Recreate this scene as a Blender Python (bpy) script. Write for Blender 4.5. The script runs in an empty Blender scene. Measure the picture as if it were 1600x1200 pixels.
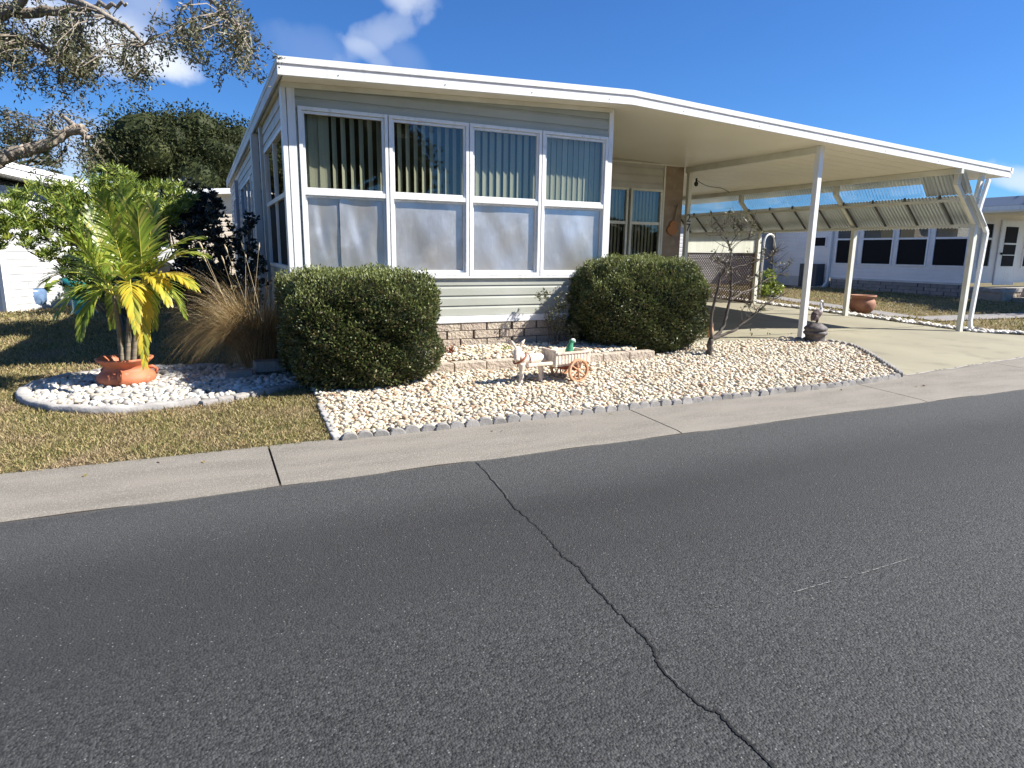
import bpy, bmesh, math, random
import numpy as np
from mathutils import Vector, Matrix
random.seed(7); RNG = np.random.default_rng(7)
SC = bpy.context.scene; COL = SC.collection
PI = math.pi

# ------------------------------------------------------------------ camera
F = 1021.3; EYE = Vector((0, 0, 1.6))
def cam_axes():
    pi_, ya, ro = 0.1991648, 0.4411243, -0.0138348
    cy, sy, cp, sp, cr, sr = math.cos(ya), math.sin(ya), math.cos(pi_), math.sin(pi_), math.cos(ro), math.sin(ro)
    fw = Vector((sy*cp, cy*cp, -sp)); rt = Vector((cy, -sy, 0)); dn = fw.cross(rt)
    return rt*cr + dn*sr, -rt*sr + dn*cr, fw
RT, DN, FW = cam_axes()
cam = bpy.data.objects.new('camera', bpy.data.cameras.new('camera')); COL.objects.link(cam)
cam.data.sensor_width = 36; cam.data.lens = 36*F/1600; cam.data.clip_end = 2000; cam.data.clip_start = 0.05
cam.matrix_world = Matrix.Translation(EYE) @ Matrix((RT, -DN, -FW)).transposed().to_4x4()
SC.camera = cam
def ray(x, y): return RT*((x-800)/F) + DN*((y-600)/F) + FW
def P(x, y, Y):                      # photograph pixel (1600 wide) on the upright plane at depth Y
    r = ray(x, y); return EYE + r*(Y/r.y)
def G(x, y, z=0.1):                  # pixel on a level plane
    r = ray(x, y); return EYE + r*((z-1.6)/r.z)

# ------------------------------------------------------------------ sun, sky, exposure
SUN_D = Vector((-1.0, 0.52, -1.0)).normalized()
sl = bpy.data.lights.new('sun', 'SUN'); sl.energy = 5.0; sl.angle = math.radians(0.5); sl.color = (1.0, 0.955, 0.88)
so = bpy.data.objects.new('sun', sl); COL.objects.link(so); so.rotation_euler = SUN_D.to_track_quat('-Z', 'Y').to_euler()
so.location = (20, -10, 30)
W = bpy.data.worlds.new('World'); SC.world = W; W.use_nodes = True
nt = W.node_tree; nt.nodes.clear(); N = nt.nodes.new; LK = nt.links.new
sky = N('ShaderNodeTexSky'); sky.sky_type = 'NISHITA'; sky.sun_disc = False
sky.sun_elevation = math.asin(-SUN_D.z); sky.sun_rotation = math.atan2(-SUN_D.x, -SUN_D.y)
sky.air_density = 1.0; sky.dust_density = 0.25; sky.ozone_density = 2.2; sky.altitude = 0
bg = N('ShaderNodeBackground'); wo = N('ShaderNodeOutputWorld'); bg.inputs[1].default_value = 0.072
tc = N('ShaderNodeTexCoord')
def cloudmask(direction, along, sx, sy, dens, nscale, seed):
    """soft cloud round a sky direction, broken up by noise"""
    d = direction.normalized(); a = (along - d*along.dot(d)).normalized(); b = d.cross(a)
    nz = N('ShaderNodeTexNoise'); nz.inputs['Scale'].default_value = nscale; nz.inputs['Detail'].default_value = 6
    mp = N('ShaderNodeVectorMath'); mp.operation = 'ADD'; mp.inputs[1].default_value = (seed, seed*.7, 0); LK(tc.outputs['Generated'], mp.inputs[0]); LK(mp.outputs[0], nz.inputs['Vector'])
    ns = N('ShaderNodeMath'); ns.operation = 'SUBTRACT'; ns.inputs[1].default_value = .5; LK(nz.outputs[0], ns.inputs[0])
    acc = None
    for ax, s in ((a, sx), (b, sy)):
        dt = N('ShaderNodeVectorMath'); dt.operation = 'DOT_PRODUCT'; dt.inputs[1].default_value = ax; LK(tc.outputs['Generated'], dt.inputs[0])
        ad = N('ShaderNodeMath'); ad.operation = 'MULTIPLY_ADD'; ad.inputs[1].default_value = s*2.2; LK(ns.outputs[0], ad.inputs[0]); LK(dt.outputs['Value'], ad.inputs[2])
        dv = N('ShaderNodeMath'); dv.operation = 'DIVIDE'; dv.inputs[1].default_value = s; LK(ad.outputs[0], dv.inputs[0])
        sq = N('ShaderNodeMath'); sq.operation = 'POWER'; sq.inputs[1].default_value = 2
        ab = N('ShaderNodeMath'); ab.operation = 'ABSOLUTE'; LK(dv.outputs[0], ab.inputs[0]); LK(ab.outputs[0], sq.inputs[0])
        if acc is None: acc = sq
        else:
            s2 = N('ShaderNodeMath'); LK(acc.outputs[0], s2.inputs[0]); LK(sq.outputs[0], s2.inputs[1]); acc = s2
    dt = N('ShaderNodeVectorMath'); dt.operation = 'DOT_PRODUCT'; dt.inputs[1].default_value = d; LK(tc.outputs['Generated'], dt.inputs[0])
    fr = N('ShaderNodeMath'); fr.operation = 'GREATER_THAN'; fr.inputs[1].default_value = 0.1; LK(dt.outputs['Value'], fr.inputs[0])
    mr = N('ShaderNodeMapRange'); mr.inputs['From Min'].default_value = 2.0; mr.inputs['From Max'].default_value = 0.0; mr.interpolation_type = 'SMOOTHSTEP'
    mr.inputs['To Max'].default_value = dens; LK(acc.outputs[0], mr.inputs[0])
    mu = N('ShaderNodeMath'); mu.operation = 'MULTIPLY'; LK(mr.outputs[0], mu.inputs[0]); LK(fr.outputs[0], mu.inputs[1])
    return mu
cur = sky.outputs[0]
hs = N('ShaderNodeMixRGB'); hs.blend_type = 'MULTIPLY'; hs.inputs[0].default_value = 1; hs.inputs[2].default_value = (.29, .57, .97, 1); LK(cur, hs.inputs[1]); cur = hs.outputs[0]
for (x0, y0, x1, y1, wd, dens, ns, sd) in [(190, 86, 298, 112, .42, .95, 13, 1), (50, 30, 240, 90, .5, .85, 8, 6), (600, -34, 668, 6, .6, .6, 12, 3), (552, 78, 655, 18, .26, .26, 26, 5), (542, 60, 602, 102, .30, .26, 24, 8), (590, 55, 650, 100, .6, .10, 12, 2), (440, 70, 540, 95, .5, .10, 12, 7), 
                                 (1550, 268, 1640, 290, .35, .6, 14, 2), (40, 250, 280, 300, .5, .45, 6, 9), (190, -20, 260, 30, .6, .3, 8, 4)]:
    A_, B_ = ray(x0, y0).normalized(), ray(x1, y1).normalized(); L_ = (B_-A_).length*.6
    m = cloudmask((A_+B_)/2, B_-A_, L_, L_*wd, dens, ns, sd)
    mx = N('ShaderNodeMixRGB'); mx.inputs[2].default_value = (6.4, 6.8, 7.4, 1); LK(m.outputs[0], mx.inputs[0]); LK(cur, mx.inputs[1]); cur = mx.outputs[0]
LK(cur, bg.inputs[0]); LK(bg.outputs[0], wo.inputs[0])
SC.view_settings.view_transform = 'Standard'; SC.view_settings.look = 'None'; SC.view_settings.exposure = 1.1; SC.view_settings.gamma = 1
SC.cycles.max_bounces = 8; SC.cycles.transparent_max_bounces = 16; SC.cycles.use_denoising = True; SC.cycles.caustics_reflective = False; SC.cycles.caustics_refractive = False

# ------------------------------------------------------------------ materials
def mat(name, col, rough=.6, metal=0., c2=None, nscale=5., nmix=(.35, .65), detail=6, stretch=None, c3=None, n3=40., m3=(.5, .7),
        bump=0., bscale=60., bdist=.01, bstretch=None, rnd=None, trans=0., spec=.5, transl=None, island=True, wave=None):
    m = bpy.data.materials.new(name); m.use_nodes = True; t = m.node_tree; n = t.nodes; L = t.links.new
    b = n['Principled BSDF']; b.inputs['Roughness'].default_value = rough; b.inputs['Metallic'].default_value = metal
    b.inputs['Specular IOR Level'].default_value = spec
    geo = n.new('ShaderNodeNewGeometry'); pos = geo.outputs['Position']
    def noise(scale, st=None, det=detail):
        q = n.new('ShaderNodeTexNoise'); q.inputs['Scale'].default_value = scale; q.inputs['Detail'].default_value = det
        if st:
            mp = n.new('ShaderNodeMapping'); mp.inputs['Scale'].default_value = st; L(pos, mp.inputs[0]); L(mp.outputs[0], q.inputs['Vector'])
        else: L(pos, q.inputs['Vector'])
        return q.outputs[0]
    def rng_(o, a, c):
        r = n.new('ShaderNodeMapRange'); r.inputs['From Min'].default_value = a; r.inputs['From Max'].default_value = c; L(o, r.inputs[0]); return r.outputs[0]
    rgb = n.new('ShaderNodeRGB'); rgb.outputs[0].default_value = (*col, 1); cur = rgb.outputs[0]
    if rnd:
        cr = n.new('ShaderNodeValToRGB'); e = cr.color_ramp.elements; cr.color_ramp.interpolation = 'CONSTANT' if len(rnd) > 3 else 'LINEAR'
        k = len(rnd)
        for i, c in enumerate(rnd):
            p_ = i/k if cr.color_ramp.interpolation == 'CONSTANT' else i/(k-1)
            el = e[i] if i < 2 else e.new(p_)
            el.position = p_; el.color = (*c, 1)
        L(geo.outputs['Random Per Island'], cr.inputs[0]); cur = cr.outputs[0]
    def mix(f, a, c):
        q = n.new('ShaderNodeMixRGB'); L(f, q.inputs[0]); L(a, q.inputs[1]); q.inputs[2].default_value = (*c, 1); return q.outputs[0]
    if c2: cur = mix(rng_(noise(nscale, stretch), *nmix), cur, c2)
    if c3: cur = mix(rng_(noise(n3, None, 3), *m3), cur, c3)
    L(cur, b.inputs['Base Color'])
    if bump:
        bp = n.new('ShaderNodeBump'); bp.inputs['Strength'].default_value = bump; bp.inputs['Distance'].default_value = bdist
        L(noise(bscale, bstretch, 4), bp.inputs['Height']); L(bp.outputs[0], b.inputs['Normal'])
    if transl:
        tr = n.new('ShaderNodeBsdfTranslucent'); mx = n.new('ShaderNodeMixShader'); mx.inputs[0].default_value = transl
        hsv = n.new('ShaderNodeHueSaturation'); hsv.inputs['Value'].default_value = 1.3; L(cur, hsv.inputs['Color']); L(hsv.outputs[0], tr.inputs[0])
        L(b.outputs[0], mx.inputs[1]); L(tr.outputs[0], mx.inputs[2]); L(mx.outputs[0], n['Material Output'].inputs[0])
    return m
def glass(name, tint=(.75, .8, .78), refl=1.6, base=.04):
    m = bpy.data.materials.new(name); m.use_nodes = True; t = m.node_tree; n = t.nodes; L = t.links.new; n.clear()
    o = n.new('ShaderNodeOutputMaterial'); tr = n.new('ShaderNodeBsdfTransparent'); tr.inputs[0].default_value = (*tint, 1)
    gl = n.new('ShaderNodeBsdfGlossy'); gl.inputs['Roughness'].default_value = .015
    fr = n.new('ShaderNodeFresnel'); gb = n.new('ShaderNodeNewGeometry'); mi = n.new('ShaderNodeMath'); mi.operation = 'MULTIPLY_ADD'; mi.inputs[1].default_value = -.83333; mi.inputs[2].default_value = 1.5; L(gb.outputs['Backfacing'], mi.inputs[0]); L(mi.outputs[0], fr.inputs[0])
    ma = n.new('ShaderNodeMath'); ma.operation = 'MULTIPLY_ADD'; ma.inputs[1].default_value = refl; ma.inputs[2].default_value = base; ma.use_clamp = True; L(fr.outputs[0], ma.inputs[0])
    nz = n.new('ShaderNodeTexNoise'); nz.inputs['Scale'].default_value = 1.2; bp = n.new('ShaderNodeBump'); bp.inputs['Strength'].default_value = .02; bp.inputs['Distance'].default_value = .05
    g = n.new('ShaderNodeNewGeometry'); L(g.outputs['Position'], nz.inputs['Vector']); L(nz.outputs[0], bp.inputs['Height']); L(bp.outputs[0], gl.inputs['Normal'])
    mx = n.new('ShaderNodeMixShader'); L(ma.outputs[0], mx.inputs[0]); L(tr.outputs[0], mx.inputs[1]); L(gl.outputs[0], mx.inputs[2]); L(mx.outputs[0], o.inputs[0])
    return m
M = {}
M['white'] = mat('white_paint', (.86, .86, .85), .38, c2=(.64, .63, .58), nscale=3, nmix=(.52, .85), stretch=(5, 5, .6), c3=(.72, .71, .68), n3=9, m3=(.6, .8), bump=.05, bscale=30)
M['white_dull'] = mat('weathered_white', (.62, .62, .60), .5, c2=(.48, .47, .44), nscale=3, nmix=(.4, .8), stretch=(1, 1, .3))
M['cream'] = mat('cream_paint', (.80, .785, .70), .4, c2=(.68, .66, .56), nscale=3)
M['ceiling'] = mat('ceiling_cream', (.92, .875, .745), .34, c2=(.87, .82, .69), nscale=.8, bump=.15, bscale=4, bdist=.02, bstretch=(1, 6, 1))
M['siding'] = mat('sage_siding', (.46, .47, .405), .5, c2=(.40, .41, .345), nscale=1.4, bump=.12, bscale=18, bstretch=(.12, .12, 3), bdist=.004)
M['siding_side'] = mat('side_siding', (.60, .58, .53), .5, c2=(.50, .48, .43), nscale=2.2, bump=.08, bscale=18, bstretch=(.12, .12, 3), bdist=.004)
M['siding_white'] = mat('white_siding', (.60, .60, .605), .5, c2=(.53, .53, .53), nscale=2, bump=.05, bscale=18, bstretch=(.1, .1, 3), bdist=.004)
M['siding_bright'] = mat('bright_white_siding', (.90, .88, .85), .5, c2=(.84, .82, .79), nscale=2)
M['siding_beige'] = mat('beige_siding', (.66, .57, .45), .55, c2=(.58, .50, .39), nscale=2)
M['brick'] = mat('cream_block', (.50, .42, .33), .85, c2=(.40, .33, .26), nscale=4, rnd=[(.56, .49, .38), (.46, .37, .29), (.54, .46, .35)], bump=.9, bscale=26, bdist=.03)
M['brick_grey'] = mat('grey_block', (.34, .31, .28), .9, rnd=[(.40, .37, .33), (.30, .28, .26), (.36, .33, .30)], c2=(.27, .25, .23), nscale=6, bump=.8, bscale=26, bdist=.02)
M['mortar'] = mat('mortar', (.13, .11, .10), .95, c2=(.09, .08, .07), nscale=30)
M['tile'] = mat('tan_panel', (.34, .25, .17), .6, c2=(.25, .18, .12), nscale=2.2, stretch=(1, 1, 3), c3=(.40, .31, .23), n3=6, m3=(.55, .75))
M['glass'] = glass('window_glass', (.95, .95, .90), 1.2, .01)
M['glass_side'] = glass('side_glass', (.5, .55, .55), 2.6, .12)
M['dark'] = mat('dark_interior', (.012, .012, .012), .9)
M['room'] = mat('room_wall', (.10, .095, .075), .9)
M['blind'] = mat('blind_slat', (.45, .46, .37), .6, transl=.25, rnd=[(.47, .49, .40), (.39, .41, .33), (.51, .53, .44)])
M['foil'] = mat('foil', (.70, .675, .635), .36, metal=.85, c2=(.60, .575, .54), nscale=2.4, stretch=(1.2, 1, .8), bump=.25, bscale=3.5, bdist=.03, bstretch=(1.5, 1, .8), c3=(.86, .84, .80), n3=4, m3=(.5, .8))
M['screen'] = mat('dark_screen', (.010, .010, .011), .7, spec=.2)
M['curtain'] = mat('curtain', (.33, .32, .27), .8, transl=.2)
M['asphalt'] = None
M['walk'] = None
M['drive'] = mat('driveway_concrete', (.285, .26, .18), .85, c2=(.23, .208, .145), nscale=.9, nmix=(.35, .7), stretch=(1, .5, 1), c3=(.165, .15, .105), n3=2.1, m3=(.56, .85), bump=.25, bscale=120, bdist=.004)
M['conc'] = mat('old_concrete', (.25, .235, .22), .9, c2=(.17, .16, .15), nscale=9, c3=(.32, .30, .28), n3=50, bump=.5, bscale=60, bdist=.01)
M['pebbles'] = mat('pebbles', (.7, .65, .55), .62, rnd=[(.56, .515, .40), (.50, .44, .31), (.62, .58, .47), (.42, .34, .22), (.56, .51, .38), (.32, .28, .22), (.58, .50, .33), (.46, .37, .27), (.66, .63, .54), (.36, .22, .13), (.54, .49, .38)], c2=(.58, .50, .40), nscale=28, nmix=(.5, .8), bump=.3, bscale=70, bdist=.006)
M['pebbles_w'] = mat('white_pebbles', (.7, .7, .68), .6, rnd=[(.58, .565, .51), (.42, .40, .36), (.64, .62, .57), (.50, .44, .34), (.34, .31, .27)], c2=(.55, .52, .47), nscale=22, nmix=(.55, .8))
M['conc_edge'] = mat('edging_concrete', (.36, .34, .315), .9, c2=(.25, .235, .215), nscale=9, bump=.4, bscale=60, bdist=.008)
M['conc_pale'] = mat('pale_concrete', (.46, .44, .41), .9, c2=(.30, .28, .26), nscale=5, bump=.5, bscale=40, bdist=.01)
M['bed_soil'] = mat('bed_soil', (.34, .29, .21), .95, c2=(.15, .12, .09), nscale=40)
M['soil'] = mat('soil', (.06, .045, .03), 1., c2=(.03, .022, .016), nscale=30)
M['lawn_base'] = mat('lawn_base', (.17, .135, .055), 1., c2=(.10, .085, .03), nscale=2.2, c3=(.18, .14, .07), n3=14, bump=.6, bscale=60, bdist=.02)
M['blade'] = mat('grass_blade', (.2, .18, .06), .65, c2=(.38, .28, .17), nscale=1.8, nmix=(.46, .7), detail=4, rnd=[(.33, .265, .11), (.21, .20, .06), (.40, .31, .15), (.26, .235, .08), (.46, .36, .19), (.13, .14, .04)], transl=.25)
M['leaf_hedge'] = mat('hedge_leaf', (.06, .1, .025), .46, rnd=[(.085, .110, .030), (.052, .074, .020), (.135, .155, .048), (.10, .125, .036), (.036, .052, .015), (.17, .13, .06)], spec=.55, transl=.16)
M['leaf_new'] = mat('new_leaf', (.1, .15, .04), .5, rnd=[(.16, .19, .05), (.22, .24, .07), (.12, .15, .04)], transl=.25)
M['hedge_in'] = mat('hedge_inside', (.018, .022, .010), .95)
M['leaf_oak'] = mat('oak_leaf', (.06, .08, .03), .45, rnd=[(.105, .115, .052), (.07, .075, .038), (.16, .16, .068), (.13, .11, .065)], transl=.18, spec=.5)
M['leaf_far'] = mat('far_leaf', (.05, .07, .025), .7, spec=.2, rnd=[(.036, .046, .015), (.022, .029, .009), (.060, .068, .022), (.042, .052, .018)], transl=.15)
M['leaf_shrub'] = mat('oleander_leaf', (.1, .16, .03), .38, rnd=[(.19, .26, .045), (.30, .36, .06), (.09, .14, .03), (.42, .45, .09), (.14, .20, .04)], transl=.28)
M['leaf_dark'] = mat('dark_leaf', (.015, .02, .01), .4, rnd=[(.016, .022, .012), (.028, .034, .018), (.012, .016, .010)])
M['palm_green'] = mat('palm_green', (.14, .22, .03), .35, rnd=[(.23, .31, .04), (.33, .39, .05), (.13, .19, .025), (.42, .45, .07), (.19, .26, .035), (.40, .37, .09), (.26, .34, .045), (.36, .41, .06)], transl=.35)
M['palm_yellow'] = mat('palm_yellow', (.5, .42, .03), .38, rnd=[(.56, .44, .04), (.44, .40, .05), (.62, .47, .06), (.32, .35, .05), (.50, .42, .05), (.58, .46, .05)], transl=.35)
M['rachis'] = mat('rachis', (.48, .42, .08), .45)
M['fountain'] = mat('dry_grass', (.4, .3, .15), .6, rnd=[(.34, .225, .09), (.21, .13, .05), (.44, .31, .14), (.27, .175, .07), (.15, .095, .045), (.24, .20, .07)], transl=.25)
M['bark'] = mat('bark', (.36, .31, .25), .9, c2=(.22, .18, .14), nscale=14, stretch=(1, 1, .5), bump=.7, bscale=26, bdist=.03)
M['bark_dark'] = mat('dark_bark', (.07, .055, .042), .85, c2=(.12, .10, .08), nscale=12, bump=.5, bscale=30, bdist=.01)
M['bark_palm'] = mat('palm_bark', (.24, .20, .14), .85, c2=(.14, .12, .085), nscale=20, stretch=(.3, .3, 3), bump=.5, bscale=20, bdist=.01, bstretch=(.3, .3, 3))
M['terracotta'] = mat('terracotta', (.52, .165, .075), .65, c2=(.42, .13, .06), nscale=6, c3=(.58, .27, .17), n3=12, m3=(.6, .8))
M['terracotta_old'] = mat('old_terracotta', (.36, .17, .10), .75, c2=(.28, .12, .07), nscale=6)
M['blue'] = mat('blue_glaze', (.16, .25, .40), .3, c2=(.10, .16, .28), nscale=5)
M['blue_light'] = mat('light_blue', (.33, .50, .75), .4)
M['teal'] = mat('teal_glaze', (.03, .30, .28), .35, c2=(.05, .38, .34), nscale=4)
M['plaster'] = mat('painted_plaster', (.74, .64, .52), .7, c2=(.55, .40, .30), nscale=16, nmix=(.5, .75), bump=.5, bscale=50, bdist=.008)
M['orange'] = mat('orange_wheel', (.58, .27, .13), .7, c2=(.68, .42, .26), nscale=20)
M['strap'] = mat('brown_strap', (.25, .07, .035), .6)
M['birdgreen'] = mat('green_glaze', (.035, .19, .085), .4, c2=(.07, .30, .16), nscale=20)
M['pelican'] = mat('pelican_brown', (.085, .055, .05), .6, c2=(.14, .10, .09), nscale=14, bump=.5, bscale=40, bdist=.01)
M['stone_base'] = mat('carved_base', (.16, .14, .135), .7, c2=(.07, .06, .055), nscale=14, bump=.5, bscale=30, bdist=.01)
M['corr_clear'] = glass('clear_sheet', (.80, .90, .95), 2.2, .16)  # see-through corrugated plastic for the upper awning
M['corr'] = mat('aluminium_sheet', (.60, .64, .66), .42, metal=.4, c2=(.50, .54, .56), nscale=2)
M['black'] = mat('black_plastic', (.02, .02, .02), .5)
M['roof'] = mat('roof_white', (.66, .66, .66), .5, c2=(.5, .5, .48), nscale=2)
M['roof_grey'] = mat('roof_grey', (.24, .28, .33), .5)
M['channel'] = mat('grey_channel', (.42, .41, .43), .6)
M['lattice'] = mat('brown_lattice', (.17, .115, .085), .8)
M['polypanel'] = mat('poly_panel', (.78, .78, .72), .5, transl=.6, c2=(.70, .70, .64), nscale=3, stretch=(1, 4, .4))
M['fence'] = mat('grey_board', (.13, .13, .13), .8, c2=(.09, .09, .09), nscale=6, stretch=(4, 4, .4))
M['car'] = mat('car_white', (.82, .82, .82), .25)
M['tyre'] = mat('tyre', (.02, .02, .02), .85)
M['seed'] = mat('seed_head', (.60, .48, .30), .8)
M['wood_orange'] = mat('orange_wood', (.42, .17, .05), .5)

def road_material():
    m = bpy.data.materials.new('asphalt'); m.use_nodes = True; t = m.node_tree; n = t.nodes; L = t.links.new; b = n['Principled BSDF']
    g = n.new('ShaderNodeNewGeometry'); pos = g.outputs['Position']
    def noise(s, det=5, st=None):
        q = n.new('ShaderNodeTexNoise'); q.inputs['Scale'].default_value = s; q.inputs['Detail'].default_value = det
        if st:
            mp = n.new('ShaderNodeMapping'); mp.inputs['Scale'].default_value = st; L(pos, mp.inputs[0]); L(mp.outputs[0], q.inputs['Vector'])
        else: L(pos, q.inputs['Vector'])
        return q.outputs[0]
    def mr(o, a, c, x=0., y=1.):
        r = n.new('ShaderNodeMapRange'); r.inputs['From Min'].default_value = a; r.inputs['From Max'].default_value = c; r.inputs['To Min'].default_value = x; r.inputs['To Max'].default_value = y; L(o, r.inputs[0]); return r.outputs[0]
    def mix(f, a, c, bt='MIX'):
        q = n.new('ShaderNodeMixRGB'); q.blend_type = bt
        for i, v in ((0, f), (1, a), (2, c)):
            if isinstance(v, tuple): q.inputs[i].default_value = (*v, 1)
            elif isinstance(v, float): q.inputs[i].default_value = v
            else: L(v, q.inputs[i])
        return q.outputs[0]
    # aggregate: many small stones of different grey
    vo = n.new('ShaderNodeTexVoronoi'); vo.inputs['Scale'].default_value = 105; L(pos, vo.inputs['Vector'])
    sp = n.new('ShaderNodeSeparateColor'); L(vo.outputs['Color'], sp.inputs[0])
    base = mix(mr(noise(.7, 4, (.45, 1.6, 1)), .35, .65), (.0225, .0228, .0220), (.0305, .0308, .0297))
    stone = mix(mr(sp.outputs[0], .0, 1.), (.008, .0081, .0078), (.078, .079, .0765))
    # coarser, stonier near the kerb, smoother in the wheel tracks
    sx = n.new('ShaderNodeSeparateXYZ'); L(pos, sx.inputs[0])
    kerb = mr(sx.outputs['Y'], 3.6, 4.3); near = mr(sx.outputs['Y'], 2.9, 2.1)
    rough_ = n.new('ShaderNodeMath'); rough_.operation = 'MAXIMUM'; L(kerb, rough_.inputs[0]); L(near, rough_.inputs[1])
    r2 = n.new('ShaderNodeMath'); r2.operation = 'MULTIPLY_ADD'; r2.inputs[1].default_value = .50; r2.inputs[2].default_value = .26; L(rough_.outputs[0], r2.inputs[0])
    c = mix(r2.outputs[0], base, stone)
    kth = n.new('ShaderNodeMath'); kth.operation = 'MULTIPLY_ADD'; kth.inputs[1].default_value = .06; L(kerb, kth.inputs[0]); L(sp.outputs[1], kth.inputs[2]); fleck = mr(kth.outputs[0], .972, .985)
    vo2 = n.new('ShaderNodeTexVoronoi'); vo2.inputs['Scale'].default_value = 105; L(pos, vo2.inputs['Vector'])
    core = mr(vo2.outputs['Distance'], .42, .25)
    fm = n.new('ShaderNodeMath'); fm.operation = 'MULTIPLY'; L(fleck, fm.inputs[0]); L(core, fm.inputs[1])
    c = mix(fm.outputs[0], c, (.20, .20, .19))
    c = mix(mr(noise(3.2, 5), .5, .8, 0, .35), c, (.038, .039, .039))
    lane = n.new('ShaderNodeMath'); lane.operation = 'MULTIPLY_ADD'; lane.inputs[1].default_value = .5; L(noise(1.3, 4), lane.inputs[0]); L(sx.outputs['Y'], lane.inputs[2])
    c = mix(mr(lane.outputs[0], 3.75, 4.35, 0., .38), c, (.080, .081, .078))
    c = mix(mr(noise(.55, 3, (.25, 1.5, 1)), .52, .72, 0., .35), c, (.017, .018, .018))
    c = mix(mr(noise(2.2, 6, (.5, 1.2, 1)), .66, .76, 0., .25), c, (.012, .012, .012))
    edge = n.new('ShaderNodeMath'); edge.operation = 'MULTIPLY_ADD'; edge.inputs[1].default_value = .12; L(noise(6, 5), edge.inputs[0]); L(sx.outputs['Y'], edge.inputs[2])
    c = mix(mr(edge.outputs[0], 4.54, 4.60, 0., .55), c, (.10, .09, .08))
    L(c, b.inputs['Base Color']); b.inputs['Roughness'].default_value = .78; b.inputs['Specular IOR Level'].default_value = .4
    bp = n.new('ShaderNodeBump'); bp.inputs['Strength'].default_value = .65; bp.inputs['Distance'].default_value = .006
    ad = n.new('ShaderNodeMath'); ad.operation = 'MULTIPLY_ADD'; ad.inputs[1].default_value = -1.2; L(vo.outputs['Distance'], ad.inputs[0]); L(noise(45, 4), ad.inputs[2])
    L(ad.outputs[0], bp.inputs['Height']); L(bp.outputs[0], b.inputs['Normal'])
    return m
M['asphalt'] = road_material()
M['walk'] = mat('pavement_concrete', (.222, .200, .165), .88, c2=(.160, .144, .118), nscale=2.2, nmix=(.35, .7), stretch=(.6, 2.2, 1), c3=(.275, .25, .215), n3=70, m3=(.5, .72), bump=.9, bscale=110, bdist=.006)
M['crack'] = mat('crack_black', (.008, .008, .008), 1.)
M['rim'] = mat('chipped_rim', (.11, .11, .105), .9, c2=(.05, .05, .05), nscale=60)
M['scratch'] = mat('pale_scratch', (.20, .20, .19), .9, c2=(.045, .045, .044), nscale=70, nmix=(.42, .58))

# ------------------------------------------------------------------ mesh helpers
LOC = {}
def wloc(o): return LOC.get(o, Vector((0, 0, 0)))
def tag(o, label=None, cat=None, group=None, kind=None):
    if label: o['label'] = label
    if cat: o['category'] = cat
    if group: o['group'] = group
    if kind: o['kind'] = kind
    return o
def empty(name, loc, label, cat, group=None):
    o = bpy.data.objects.new(name, None); COL.objects.link(o); o.location = loc; o.empty_display_size = .2
    LOC[o] = Vector(loc); return tag(o, label, cat, group)
def link(name, me, m, parent, org, smooth=False):
    ms = m if isinstance(m, (list, tuple)) else [m]
    for q in ms: me.materials.append(q)
    if smooth: me.polygons.foreach_set('use_smooth', [True]*len(me.polygons))
    o = bpy.data.objects.new(name, me); COL.objects.link(o)
    if parent is not None:
        o.parent = parent; o.location = org - wloc(parent)
    else: o.location = org
    LOC[o] = org.copy(); return o
def npmesh(name, V, Fq, m, parent=None, smooth=False, org=None):
    V = np.asarray(V, np.float32); Fq = np.asarray(Fq, np.int32)
    if org is None: org = wloc(parent) if parent is not None else Vector((float(V[:, 0].mean()), float(V[:, 1].mean()), float(V[:, 2].min())))
    V = V - np.array(org, np.float32)
    me = bpy.data.meshes.new(name); k = Fq.shape[1]
    me.vertices.add(len(V)); me.vertices.foreach_set('co', V.ravel())
    me.loops.add(Fq.size); me.loops.foreach_set('vertex_index', Fq.ravel())
    me.polygons.add(len(Fq)); me.polygons.foreach_set('loop_start', np.arange(0, Fq.size, k, dtype=np.int32))
    me.update(calc_edges=True)
    return link(name, me, m, parent, Vector(org), smooth)
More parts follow.
